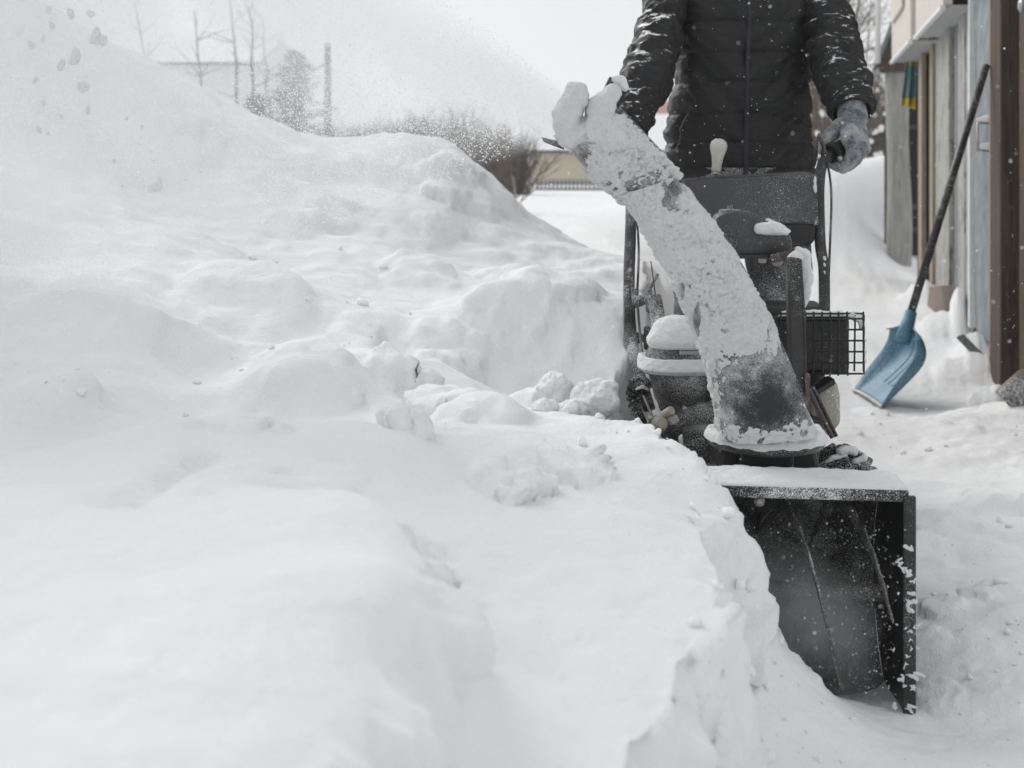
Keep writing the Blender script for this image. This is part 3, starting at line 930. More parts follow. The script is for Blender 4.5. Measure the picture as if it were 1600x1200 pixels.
# engine: block, cover, tank, muffler with its wire guard
mb = MB(); mb.prism([W(1135,480,2.98), W(1290,480,2.98), W(1290,690,2.98), W(1135,690,2.98)], (0.02, 0.16, 0))
block = mb.build("engine_block", M['paint'], blower, bevel=0.012)
for k in range(6):
    mb = MB(); mb.box(W(1212, 500 + 16 * k, 2.97), (0.20, 0.02, 0.006)); mb.build("cooling_fin", M['paint'], block)
mb = MB(); mb.prism([W(1066,672,2.75), W(1290,660,2.75), W(1280,725,2.75), W(1070,725,2.75)], (0.03, 0.30, 0))
mb.build("frame", M['plastic'], blower, bevel=0.01)
AC = [(1116,347),(1121,338),(1135,332),(1152,330),(1176,332),(1186,338),(1202,347),(1218,355),(1232,363),(1238,373),(1238,391),(1226,397),(1152,402),(1134,398),(1120,384)]
mb = MB(); mb.prism([W(x, y, 2.83) for x, y in AC], (0.012, 0.13, 0.0))
aircover = mb.build("air_cleaner_cover", M['panel'], blower, True, bevel=0.009, seg=3, auto=0.9)
mb = MB(); mb.lathe(W(1138,378,2.832), (0, -1, 0), [(0.020, 0), (0.020, 0.006), (0.016, 0.010), (0.015, 0.006)], 24); mb.build("round_knob", M['dusted'], aircover, True, auto=0.6)
mb = MB(); mb.lathe(W(1141,331,2.89), (0, 0, 1), [(0.026, -0.004), (0.026, 0.004), (0.02, 0.006), (0.007, 0.007), (0.005, 0.016)], 20); mb.build("filler_cap", M['dusted'], aircover)
blobp("snow_patch", [(1186,357,9),(1205,357,11),(1228,362,6)], 2.825, M['crust'], aircover, 0.003, 0.003, 60)
blobp("snow_patch", [(1200,346,6),(1222,356,6),(1232,362,4)], 2.85, M['crust'], aircover, 0.003, 0.003, 60)
mb = MB(); mb.prism([W(1128,399,2.815), W(1240,397,2.815), W(1240,402,2.815), W(1132,405,2.815)], (0, 0.14, 0)); mb.build("cover_plate", M['paint'], aircover)
mb = MB(); mb.lathe(W(1191,404,2.85), (0, 0, -1), [(0.009, 0), (0.009, 0.009), (0.006, 0.010)], 6); mb.build("bolt", M['steel'], aircover)
mb = MB(); mb.bar(W(1205,405,2.79), W(1250,393,2.79), 0.004, 0.020); mb.build("bracket", M['rust'], blower)
mb = MB(); mb.lathe(W(1214,409,2.80), (0, -1, 0), [(0.011, 0), (0.011, 0.006), (0.006, 0.009)], 14); mb.build("bolt", M['steel'], blower)
post = MB().prism([W(1230,402,2.74), W(1253,397,2.74), W(1260,500,2.72), W(1262,655,2.70), W(1237,655,2.70), W(1233,500,2.72)], (0, 0.03, 0)).build("crank_post", M['bar_dark'], blower, bevel=0.004)
blobp("snow_lump", [(1248,392,6),(1258,398,9),(1261,430,9),(1259,462,8),(1256,476,5)], 2.79, M['crust'], post, 0.003, 0.006, 45)
blobp("snow_lump", [(1233,402,4),(1242,398,6),(1251,402,5)], 2.745, M['crust'], post, 0.003, 0.004, 60)
mb = MB(); mb.prism([W(1258,585,2.70), W(1266,585,2.70), W(1266,660,2.70), W(1260,660,2.70)], (0, 0.03, 0)); mb.build("brace", M['rust'], blower)
mb = MB(); mb.prism([W(1207,494,2.88), W(1328,494,2.88), W(1328,586,2.88), W(1207,586,2.88)], (0.01, 0.11, 0))
muff = mb.build("muffler", M['paint'], blower, bevel=0.012)
guard = MB().tube([W(1206,490,2.845), W(1348,490,2.845), W(1348,490,3.0)], 0.0022, 6).build("muffler_guard", M['paint'], blower)
for k, x_ in enumerate(np.linspace(1207, 1349, 12)):
    jx = 1.5 * math.sin(k * 2.3)
    mb = MB(); mb.tube([W(x_ + jx, 492, 3.0), W(x_ + jx, 488, 2.93), W(x_, 488, 2.85), W(x_, 493, 2.843), W(x_ + jx, 587 if k < 10 else 580, 2.843)], 0.0022, 5); mb.build("wire", M['paint'], guard)
for k, y_ in enumerate(np.linspace(498, 584, 6)):
    jy = 1.5 * math.sin(k * 3.1)
    mb = MB(); mb.tube([W(1206, y_ + jy, 2.840), W(1344, y_, 2.840), W(1350, y_, 2.848), W(1350, y_ + jy, 2.98)], 0.0022, 5); mb.build("wire", M['paint'], guard)
for k in range(3):
    mb = MB(); mb.tube([W(1350, 492, 2.88 + 0.035 * k), W(1350, 584, 2.88 + 0.035 * k)], 0.0022, 5); mb.build("wire", M['paint'], guard)
u = np.linspace(0, 1, 60); P = np.zeros((60, 20, 3))
for j, t_ in enumerate(np.linspace(0, 1, 20)):
    for i, s_ in enumerate(u):
        P[i, j] = W(1216 + 104 * s_, 493, 2.855 + 0.12 * t_)
snow_slab("snow_cap", P, 0.013, muff, 0.004, 50, edge=0.2)
blobp("snow_lump", [(1326,491,5),(1338,494,8),(1346,500,6),(1345,512,4)], 2.85, M['crust'], guard, 0.003, 0.005, 80)
for y_ in (530, 549, 563):
    blobp("snow_bead", [(1350, y_ - 2, 2.6), (1352, y_ + 2, 2.4)], 2.85, M['crust'], guard, 0.0015, 0.001)
mb = MB(); mb.prism([W(x, y, 2.82) for x, y in [(1276,612),(1296,600),(1308,596),(1313,618),(1314,662),(1296,682),(1284,684),(1270,660)]], (0.01, 0.10, 0))
lowc = mb.build("lower_cover", M['beige'], blower, True, bevel=0.010, auto=0.9)
mb = MB(); mb.tube([W(1264,608,2.80), W(1279,640,2.80), W(1301,684,2.79)], 0.006, 8); mb.build("drain_pipe", M['rust'], blower)
mb = MB(); mb.tube([W(1270,604,2.80), W(1287,640,2.80), W(1307,682,2.79)], 0.004, 8); mb.build("cable", M['plastic'], blower)
mb = MB(); mb.prism([W(1272,612,2.81), W(1304,592,2.81), W(1306,600,2.81), W(1274,620,2.81)], (0, .05, 0)); mb.build("bracket", M['paint'], blower, bevel=0.002)

# rounded tank cover on the left, snow-topped
TK = [(1066,496,20),(1066,503,30),(1066,515,40),(1066,530,48),(1066,550,55),(1066,566,61),(1065,575,63),(1064,580,61)]
def ring(cx, cy_, hw_, Y, dep=0.8, n=64, p=0.75):
    c_ = W(cx, cy_, Y); R = hw_ / FOC * Y
    t = np.linspace(0, 2 * math.pi, n, endpoint=False)
    sup = lambda q: np.sign(q) * np.abs(q) ** p
    return c_ + np.stack([R * sup(np.cos(t)), dep * R * sup(np.sin(t)), np.zeros(n)], 1)
mb = MB(); mb.loft([ring(*r, 2.92) for r in TK])
tank = mb.build("tank_cover", M['dusted'], blower, True, auto=0.9)
mb = MB(); mb.loft([ring(*r, 2.92) for r in [(1066,580,54),(1068,600,50),(1070,622,47),(1074,640,40),(1080,655,34)]])
mb.build("tank", M['dusted'], blower, True, auto=0.9)
def tsnow(name, rows, th):
    rows = catmull(rows, 40)
    P = np.stack([ring(*r, 2.92, n=120) for r in rows])
    P = np.concatenate([P, P[:, :1]], 1)
    c_ = P.mean(1, keepdims=True)
    o_ = P - c_; o_ /= np.linalg.norm(o_, axis=-1, keepdims=True)
    o_[..., 2] += 0.7
    e_ = np.linspace(0, 1, 40)[:, None]
    h = th * np.sqrt(np.clip(np.minimum(e_ + (0.5 if rows[0][2] < 25 else 0), 1 - e_) / 0.14, 0, 1)) * (1 + 0.5 * fbm(P * 30, 3)) - 0.002
    return grid_obj(name, P + o_ * h[..., None], M['crust'], tank)
tsnow("snow_cap", [(1066,495,4),(1066,497,20),(1066,503,30),(1066,515,40),(1066,530,48),(1066,541,52)], 0.010)
tsnow("snow_rim", [(1066,556,57),(1066,566,61),(1065,575,63),(1065,579,62)], 0.011)
mb = MB(); mb.prism([W(1062,549,2.855), W(1092,549,2.855), W(1092,554,2.855), W(1062,554,2.855)], (0, .02, 0)); mb.build("latch", M['steel'], tank)
mb = MB(); mb.prism([W(1028,622,2.84), W(1070,640,2.84), W(1066,652,2.84), W(1032,642,2.84)], (0, .03, 0)); mb.build("mount_plate", M['dusted'], blower, bevel=0.003)
mb = MB(); mb.prism([W(1070,634,2.83), W(1084,646,2.83), W(1080,650,2.83), W(1066,640,2.83)], (0, .03, 0)); mb.build("mount_tab", M['steel'], blower, bevel=0.002)
mb = MB(); mb.lathe(W(1026,664,2.80), np.array([0.25, -1, 0.35]), [(0.014, 0), (0.018, 0.006), (0.018, 0.022), (0.012, 0.026), (0.012, 0.036)], 14); carb = mb.build("fuel_valve", M['beige'], blower, True, auto=0.6)
mb = MB(); mb.lathe(W(1036,650,2.80), np.array([0.5, -0.6, 0.5]), [(0.010, 0), (0.010, 0.03)], 10); mb.build("fitting", M['beige'], carb)
mb = MB(); mb.tube([W(1026,650,2.79), W(1015,655,2.785), W(1014,668,2.79), W(1022,676,2.79)], 0.0035, 7); mb.build("hose", M['dusted'], carb)
mb = MB(); mb.lathe(W(1052,656,2.79), (0, -1, 0.1), [(0.013, 0), (0.013, 0.006), (0.009, 0.008), (0.009, 0.012)], 6); mb.build("bolt", M['steel'], blower)
blobp("starter_housing", [(1046,672,18),(1072,664,27),(1104,658,32),(1125,650,30)], 2.84, M['dusted'], blower, 0.005, 0.006, 25)
blobp("snow_lump", [(1070,688,10),(1085,684,11),(1110,682,12)], 2.78, M['crust'], blower, 0.004, 0.005, 40)

# handlebars, clamps and control panel
def bar_path(pts, w_, mat, name, parent, flat=0.7, n=40):
    q = catmull(pts, n)
    mb = MB(); mb.tube([W(*p) for p in q], w_, 12, True, (0, 1, 0), flat)
    return mb.build(name, M[mat], parent, True)
lb = bar_path([(985,222,3.46),(982,240,3.40),(986,300,3.34),(985,370,3.27),(983,430,3.21),(984,500,3.14),(990,550,3.08),(1003,600,3.02),(1015,640,2.98)], 0.0145, 'bar', "handlebar", blower)
lb["label"] = "dusted handlebar on the tank side"
mb = MB(); mb.prism([W(975,448,3.16), W(983,446,3.16), W(985,542,3.10), W(976,545,3.10)], (0, .03, 0)); mb.build("clamp_plate", M['bar'], lb, bevel=0.003)
mb = MB(); mb.prism([W(986,450,3.15), W(996,452,3.15), W(998,480,3.15), W(987,484,3.15)], (0, .03, 0)); mb.build("clamp_plate", M['bar'], lb, bevel=0.003)
for kx, ky in ((1006, 470), (1003, 528)):
    kn = MB().lathe(W(kx - 12, ky, 3.13), (1, 0, 0), [(0.008, 0), (0.014, 0.006), (0.014, 0.014), (0.010, 0.018), (0.010, 0.028)], 12).build("clamp_knob", M['bar'], lb, True, auto=0.6)
    MB().box(W(kx + 8, ky, 3.13), (0.016, 0.02, 0.060)).build("knob_wing", M['bar'], kn, bevel=0.007)
bar_path([(1022,462,3.06),(1027,490,3.04),(1030,530,3.02)], 0.017, 'bar', "lower_bar", blower, 0.5, 8)
mb = MB(); mb.tube([W(1013,455,3.05), W(1028,428,3.05)], 0.004, 8); mb.build("lever_rod", M['bar'], blower)
mb = MB(); mb.tube([W(1017,408,3.0), W(1024,460,3.0)], 0.0014, 6); mb.build("cable", M['plastic'], blower)
rg = catmull([(984,598),(978,608),(980,628),(988,650),(1001,670)], 9)
arc_in = catmull([(1016,604),(1004,612),(1002,630),(1006,648),(1014,664)], 9)
mb = MB(); mb.loft([np.array([W(a_[0] + 3, a_[1], 2.965), W(b_[0], b_[1], 2.975), W(b_[0], b_[1], 3.02), W(a_[0] + 3, a_[1], 3.02)]) for a_, b_ in zip(rg, arc_in)])
rib = mb.build("ribbed_guard", M['rubber'], blower, True, auto=0.5)
for i in range(8):
    a_, b_ = (rg[i] + rg[i + 1]) / 2, (rg[i] * 0.45 + arc_in[i] * 0.55 + rg[i + 1] * 0.45 + arc_in[i + 1] * 0.55) / 2
    mb = MB(); mb.bar(W(a_[0], a_[1], 2.962), W(b_[0], b_[1] + 2, 2.958), 0.010, 0.012, (0, 1, 0)); mb.build("rib", M['rubber'], rib, bevel=0.002)
mb = MB(); mb.tube([W(984,598,2.975), W(996,590,2.97), W(1010,594,2.965), W(1018,606,2.96)], 0.007, 8); mb.build("guard_rim", M['rubber'], rib, True)
mb = MB(); mb.tube([W(1005,618,2.95), W(1019,650,2.93)], 0.0035, 6); mb.build("rod", M['steel'], rib)
blobp("snow_lump", [(994,608,3),(1004,604,4),(1012,608,3)], 2.95, M['crust'], rib, 0.003, 0.002)

rb_ = bar_path([(1322,226,3.47),(1308,234,3.42),(1294,244,3.385),(1284,260,3.36),(1280,290,3.33),(1280,335,3.29),(1282,385,3.24),(1287,415,3.20),(1288,450,3.17),(1288,495,3.12)], 0.0145, 'bar_dark', "handlebar", blower)
rb_["label"] = "handlebar held by the knitted glove"
mb = MB(); mb.prism([W(1270,272,3.24), W(1277,272,3.24), W(1279,352,3.22), W(1273,352,3.22)], (0, .05, 0)); mb.build("panel_bracket", M['bar'], blower, bevel=0.002)
blobp("snow_lump", [(1273,276,3),(1274,300,3),(1275,330,3),(1275,338,2)], 3.235, M['crust'], rb_, 0.003, 0.005, 60)
for y_, r_ in ((402, 3), (412, 2.5), (424, 2), (462, 3)):
    blobp("snow_lump", [(1288, y_, r_), (1289, y_ + 3, r_)], 3.155, M['crust'], rb_, 0.002, 0.002)
ga, gb = W(1297,240,3.39), W(1338,218,3.53)
gd = (gb - ga) / np.linalg.norm(gb - ga)
mb = MB(); mb.lathe(ga, gd, [(0.017, 0.012), (0.020, 0.0), (0.027, 0.0), (0.028, 0.018), (0.024, 0.03), (0.021, 0.05), (0.021, 0.155), (0.014, 0.16)], 24)
mb.build("grip", M['grip'], rb_, True, auto=0.7)
mb = MB(); mb.lathe(W(1311,247,3.385), (0.3, -1, 0), [(0.006, 0), (0.0075, 0.006), (0.004, 0.010)], 10); mb.build("bolt", M['steel'], rb_)
mb = MB(); mb.tube([W(1290,240,3.38), W(1284,222,3.375), W(1279,210,3.37), W(1277,222,3.365), W(1276,245,3.36)], [0.005, 0.006, 0.004, 0.003, 0.003], 8); mb.build("clutch_lever", M['bar'], rb_, True)
lg = W(985,222,3.46)
mb = MB(); mb.lathe(W(984,228,3.45), np.array([-0.02, 0.12, 0.03]), [(0.017, 0), (0.024, 0.0), (0.021, 0.02), (0.021, 0.13), (0.014, 0.135)], 20); mb.build("grip", M['grip'], lb, True, auto=0.7)

mb = MB(); mb.prism([W(1040,285,3.26), W(1271,271,3.24), W(1274,348,3.22), W(1060,352,3.24)], (0, .018, 0.0))
panel = mb.build("control_panel", M['panel'], blower, bevel=0.004)
mb = MB(); mb.prism([W(1060,353,3.25), W(1275,350,3.235), W(1273,376,3.245), W(1266,384,3.245), W(1240,386,3.245), W(1060,372,3.25)], (0, .10, 0.0))
mb.build("panel_skirt", M['paint'], panel, bevel=0.004)
mb = MB(); mb.prism([W(1040,284,3.278), W(1271,270,3.258), W(1271,273.5,3.258), W(1040,287.5,3.278)], (0, .12, 0.004)); mb.build("panel_top", M['panel'], panel)
sh = MB().tube([W(1118,300,3.33), W(1119,262,3.33)], 0.007, 10).build("shift_lever", M['bar'], blower, True)
mb = MB(); mb.lathe(W(1119,268,3.33), (0.10, 0, 1), [(0.0105, 0), (0.0125, 0.004), (0.0125, 0.018), (0.016, 0.040), (0.0215, 0.058), (0.0225, 0.068), (0.0195, 0.078), (0.011, 0.0845), (0.003, 0.086)], 28); mb.build("knob", M['knob'], sh, True)
mb = MB(); mb.lathe(W(1119,272,3.33), (0.10, 0, 1), [(0.009, 0), (0.009, 0.012)], 12); mb.build("collar", M['steel'], sh)

for pts in ([(1092,383,3.24),(1094,420,3.18),(1108,470,3.08),(1128,500,3.02)], [(1262,384,3.24),(1268,420,3.18),(1262,460,3.08),(1245,488,2.98)], [(1292,250,3.36),(1299,300,3.34),(1297,380,3.26),(1293,460,3.16),(1284,500,3.06)], [(992,300,3.36),(998,390,3.26),(996,470,3.16),(1004,560,3.04)]):
    mb = MB(); mb.tube([W(*p) for p in catmull(pts, 16)], 0.0032, 7); mb.build("cable", M['plastic'], blower, True)
# wheels
def wheel(cx, cy_, cz):
    R = 0.185
    mb = MB(); mb.lathe((cx - 0.055, cy_, cz), (1, 0, 0), [(R * 0.55, 0.0), (R * 0.72, -0.006), (R * 0.84, 0.003), (R * 0.93, 0.022), (R * 0.965, 0.042), (R * 0.97, 0.055), (R * 0.965, 0.068), (R * 0.93, 0.088), (R * 0.84, 0.107), (R * 0.72, 0.116), (R * 0.55, 0.11)], 40)
    w_ = mb.build("wheel", M['rubber'], blower, True, auto=0.8)
    MB().lathe((cx - 0.045, cy_, cz), (1, 0, 0), [(0.02, -0.005), (R * 0.5, 0.0), (R * 0.56, 0.005), (R * 0.56, 0.085), (R * 0.5, 0.09), (0.02, 0.095)], 28).build("rim", M['steel'], w_)
    for k in range(20):
        t_ = 2 * math.pi * k / 20
        for sx in (-1, 1):
            tt = t_ + (0.08 if sx > 0 else -0.08)
            d_ = np.array([0, math.sin(tt), math.cos(tt)])
            d2 = np.array([0, math.sin(tt + 0.16), math.cos(tt + 0.16)])
            c0 = np.array([cx, cy_, cz])
            mb = MB(); mb.bar(c0 + d_ * R * 0.99 + np.array([sx * 0.004, 0, 0]), c0 + d2 * R * 0.84 + np.array([sx * 0.055, 0, 0]), 0.018, 0.024, d_); mb.build("tread_lug", M['rubber'], w_, bevel=0.003)
    return w_
wr = wheel(W(1326, 0, 2.86)[0] - .012, 2.86, 0.188)
wheel(W(1326, 0, 2.86)[0] - 0.46, 2.91, 0.190)
for a_, b_, c_ in (((1312,706,6),(1320,703,8),(1334,704,7)), ((1300,716,4),(1312,713,5),(1322,712,4)), ((1335,722,4),(1350,716,5),(1352,714,4)), ((1316,728,7),(1328,730,6),(1340,730,6)), ((1290,722,3),(1298,718,4),(1302,716,3))):
    blobp("snow_lump", [a_, b_, c_], 2.80, M['crust'], wr, 0.003, 0.004, 60)
mb = MB(); mb.tube([W(1326,0,2.86) * np.array([1, 1, 0]) + np.array([-.46, .05, .19]), W(1326,0,2.86) * np.array([1, 1, 0]) + np.array([0, 0, .19])], 0.012, 10); mb.build("axle", M['steel'], blower)

# snow packed on the housing's edge and thrown about in its mouth
for k in range(36):
    t_ = rng.random()
    z_ = 0.03 + 0.34 * (t_ ** 1.5)
    x_ = HW + 0.010 + rng.normal(0, 0.010) - 0.012 * rng.random()
    c_ = HL((x_, -0.023, z_))
    r_ = 0.0015 + 0.0038 * rng.random() ** 2.5
    blob("snow_lump", [(c_ + np.array([rng.normal(0, r_ * 1.3), 0, rng.normal(0, r_ * 1.3)]), c_ + np.array([rng.normal(0, r_ * 1.6), 0, rng.normal(0, r_ * 1.6)]), r_ * rng.uniform(.6, 1), r_ * rng.uniform(.4, .8)) for _ in range(3)], M['crust'], housing, max(r_ * 0.35, 0.0012), r_ * 0.5, 160, 1)

# ------------------------------------------------------------------ person behind the handles
PX, PY = W(1155, 262, 3.78)[0], 3.78
gz = 0.05
person = thing("person", (PX, PY, gz), "person in a black quilted jacket and grey knitted gloves gripping the snow blower", "person")
def sec(cx, y, z, hw_, hd_, n=160, p=0.85):
    t = np.linspace(0, 2 * math.pi, n, endpoint=False)
    sup = lambda q: np.sign(q) * np.abs(q) ** p
    return np.stack([cx + hw_ * sup(np.sin(t)), y - hd_ * sup(np.cos(t)), np.full(n, z)], 1)
TOR = catmull([(1155,283,118,.118),(1155,262,119,.122),(1155,225,114,.122),(1155,180,107,.118),(1156,120,101,.120),(1157,60,101,.128),(1158,0,104,.132),(1158,-25,100,.125),(1158,-42,78,.105),(1158,-52,48,.075),(1158,-60,34,.062)], 260)
rings = []
for cx, cy_, hw_, hd_ in TOR:
    p = W(cx, cy_, PY)
    rings.append(sec(p[0], PY, p[2], hw_ / FOC * PY, hd_))
P = np.stack(rings)
PYX = HOR - FOC * (P[..., 2] - CAM_Z) / PY                      # row each ring has in the photo
seams = np.array([-52, -5, 41, 88, 132, 180, 224, 262, 290.])
k = np.clip(np.searchsorted(seams, PYX) - 1, 0, len(seams) - 2)
f_ = np.clip((PYX - seams[k]) / (seams[k + 1] - seams[k]), 0, 1)
wob = fbm(P * np.array([6, 6, 6.]) + 2, 3)
puff = np.sqrt(np.clip(np.sin(math.pi * np.clip(f_ + 0.05 * wob, 0, 1)), 0, 1))
cen = P.mean(1, keepdims=True)
o_ = P - cen; o_ /= np.linalg.norm(o_, axis=-1, keepdims=True)
ux = (P[..., 0] - cen[..., 0])
front = P[..., 1] < PY
zipg = np.exp(-(ux / 0.016) ** 2) * front
wr_ = fbm(np.stack([P[..., 0] * 9 + P[..., 2] * 5, P[..., 1] * 9, P[..., 2] * 16 - np.abs(ux) * 14], -1), 4)
dse = np.minimum(f_, 1 - f_) * (seams[k + 1] - seams[k]) / FOC * PY
h = 0.0050 * puff * (1 - 0.8 * zipg) - 0.003 * np.exp(-(dse / 0.005) ** 2) + 0.016 * wr_ + 0.004 * fbm(P * 34, 3)
# slanted pocket openings
for sx in (-1, 1):
    zz = P[..., 2]
    za, zb = W(0, 172, PY)[2], W(0, 238, PY)[2]
    line = sx * (0.165 + 0.035 * (za - zz) / (za - zb))
    inz = sstep(zb, zb + .02, zz) * (1 - sstep(za - .02, za, zz))
    h = h - 0.012 * np.exp(-((ux - line) / 0.005) ** 2) * inz * front + 0.006 * np.exp(-((ux - line + sx * 0.014) / 0.009) ** 2) * inz * front
P = P + o_ * h[..., None]
hem = P[0].copy(); inner = hem.copy(); inner[:, :2] = PX + (inner[:, :2] - [PX, PY]) * 0.93 + [0, PY - PX]; inner[:, 2] += 0.012
P = np.concatenate([inner[None], hem[None] + [0, 0, -0.004], P])
def arm(pts, n=300, m=96, seed=0, nseam=9):
    """pts: photo x, y, half width in photo pixels, metres away, shoulder to cuff"""
    q = catmull(pts, n)
    cs = np.array([W(a_[0], a_[1], a_[3]) for a_ in q])
    rd = np.array([a_[2] / FOC * a_[3] for a_ in q])
    out = []
    for i in range(n):
        d = cs[min(i + 1, n - 1)] - cs[max(i - 1, 0)]; d /= np.linalg.norm(d)
        x = np.cross(d, [0, 1.0, 0]); x /= np.linalg.norm(x)
        y = np.cross(x, d)
        t = np.linspace(0, 2 * math.pi, m, endpoint=False)
        out.append((np.outer(np.cos(t), x) + np.outer(np.sin(t), y)))
    O = np.stack(out)
    base = cs[:, None] + O * rd[:, None, None]
    u = np.linspace(0, 1, n)[:, None]
    fs = (u * nseam + 0.22 * fbm(base * 9 + seed, 2)) % 1.0
    puff = np.sqrt(np.clip(np.sin(math.pi * fs), 0, 1))
    fold = fbm(np.stack([np.full_like(base[..., 0], 0) + O[..., 0] * 1.1, O[..., 1] * 1.1, u * 26 + 1.2 * O[..., 0] + 0 * base[..., 0]], -1) + seed, 3)
    rf = np.abs(fbm(np.stack([O[..., 0] * 0.9, O[..., 1] * 0.9 + 5, u * 15 - 1.5 * O[..., 0]], -1) + seed, 2))
    h = 0.006 * puff + 0.011 * fold + 0.016 * (0.3 - rf) + 0.003 * fbm(base * 40, 2)
    cuff = sstep(0.955, 0.965, u)
    h = h * (1 - cuff) + cuff * 0.004
    return base + O * h[..., None], cs
AR, cr_ = arm([(1228,-52,40,3.80),(1262,-35,40,3.78),(1286,10,37,3.74),(1298,60,39,3.70),(1310,105,38,3.63),(1324,145,35,3.55),(1331,176,31,3.50)], seed=4)
AL, cl_ = arm([(1086,-52,40,3.80),(1052,-32,36,3.78),(1038,20,33,3.72),(1025,70,37,3.66),(1012,115,38,3.58),(996,160,33,3.52),(984,200,27,3.47),(980,212,26,3.46)], seed=8)
def grid_faces(P, off, closed=True):
    n, m = P.shape[:2]
    idx = np.arange(n * m).reshape(n, m) + off
    if closed: idx = np.concatenate([idx, idx[:, :1]], 1)
    return np.stack([idx[:-1, :-1], idx[:-1, 1:], idx[1:, 1:], idx[1:, :-1]], -1).reshape(-1, 4)
def cuffed(A):
    c_ = A[-1].mean(0)
    r1 = c_ + (A[-1] - c_) * 0.86
    d_ = (A[-1].mean(0) - A[-8].mean(0)); d_ /= np.linalg.norm(d_)
    return np.concatenate([A, r1[None] + d_ * 0.001, c_ + (A[-30] - A[-30].mean(0)) * 0.80 - d_ * 0.03 + 0 * r1[None]])
AR, AL = cuffed(AR), cuffed(AL)
VV, FF, off = [], [], 0
for G_ in (P, AR, AL):
    VV.append(G_.reshape(-1, 3)); FF.append(grid_faces(G_, off)); off += G_.shape[0] * G_.shape[1]
me = fast_mesh("jacket", np.concatenate(VV) - org(person), np.concatenate(FF))
me.materials.append(M['jacket']); me.materials.append(M['sleeve'])
nf0 = len(FF[0]); me.polygons.foreach_set('material_index', np.r_[np.zeros(nf0, np.int32), np.ones(len(me.polygons) - nf0, np.int32)])
jacket = link(bpy.data.objects.new("jacket", me)); jacket.parent = person; ORG[jacket.name] = org(person)
# zipper strip down the front, on the puffed surface
strip = []
for r in P[4:240:3]:
    i = np.argsort(np.abs(np.arctan2(r[:, 0] - PX - 0.002 * 1, PY - r[:, 1])))[0]
    strip.append(r[i])
strip = np.array(strip)
strip[:, 0] = strip[:, 0].mean() + (strip[:, 2] - strip[:, 2].mean()) * 0.02
sm = np.convolve(np.pad(strip[:, 1], 4, mode='edge'), np.ones(9) / 9, 'valid')
mb = MB(); mb.loft([np.array([[s_[0] - .007, y_ - .004, s_[2]], [s_[0] - .003, y_ - .008, s_[2]], [s_[0] + .003, y_ - .008, s_[2]], [s_[0] + .007, y_ - .004, s_[2]], [s_[0], y_ + .01, s_[2]]]) for s_, y_ in zip(strip, sm)])
mb.build("zipper", M['hat'], jacket, True)
# snow lying on the sleeve by the cuff
def on_sleeve(px, py, r, Y, n=3, spread=6, seed=0):
    g = np.random.default_rng(seed); caps = []
    for _ in range(n):
        a_ = W(px + g.normal(0, spread), py + g.normal(0, spread * .6), Y); b_ = W(px + g.normal(0, spread), py + g.normal(0, spread * .6), Y)
        caps.append((a_, b_, r / FOC * Y, r * .7 / FOC * Y))
    return blob("sleeve_snow", caps, M['crust'], jacket, 0.003, 0.004, 90, 2)

# trousers, boots
def limb(pts, n=80, m=48, seed=0, amp=0.012):
    q = catmull(pts, n)
    t = np.linspace(0, 2 * math.pi, m, endpoint=False)
    Q = np.stack([np.stack([a_[0] + a_[3] * np.cos(t), a_[1] + a_[4] * np.sin(t), np.full(m, a_[2])], 1) for a_ in q])
    c_ = Q.mean(1, keepdims=True); o = Q - c_; o /= np.linalg.norm(o, axis=-1, keepdims=True)
    w = fbm(Q * np.array([7, 7, 15]) + seed, 3)
    return Q + o * (amp * w)[..., None]
LL = limb([(PX - .0, PY, 1.0, .205, .12), (PX - .06, PY, .93, .15, .125), (PX - .10, PY, .84, .108, .112), (PX - .11, PY - .02, .70, .092, .10), (PX - .115, PY - .03, .52, .076, .082), (PX - .12, PY, .34, .072, .075), (PX - .12, PY + .01, .16, .068, .072)], seed=1)
LR = limb([(PX + .0, PY, 1.0, .205, .12), (PX + .06, PY, .93, .15, .125), (PX + .10, PY, .84, .108, .112), (PX + .11, PY - .02, .70, .092, .10), (PX + .115, PY - .03, .52, .076, .082), (PX + .12, PY, .34, .072, .075), (PX + .12, PY + .01, .16, .068, .072)], seed=5)
VV, FF, off = [], [], 0
for G_ in (LL, LR):
    VV.append(G_.reshape(-1, 3)); FF.append(grid_faces(G_, off)); off += G_.shape[0] * G_.shape[1]
me = fast_mesh("trousers", np.concatenate(VV) - org(person), np.concatenate(FF)); me.materials.append(M['trousers'])
tr = link(bpy.data.objects.new("trousers", me)); tr.parent = person; ORG[tr.name] = org(person)
for sx in (-1, 1):
    bx = PX + sx * .12
    bo = blob("boot", [((bx, PY + .03, gz + .055), (bx, PY - .13, gz + .045), .055, .05), ((bx, PY + .03, gz + .06), (bx, PY + .02, gz + .22), .055, .066)], M['boot'], person, 0.008)
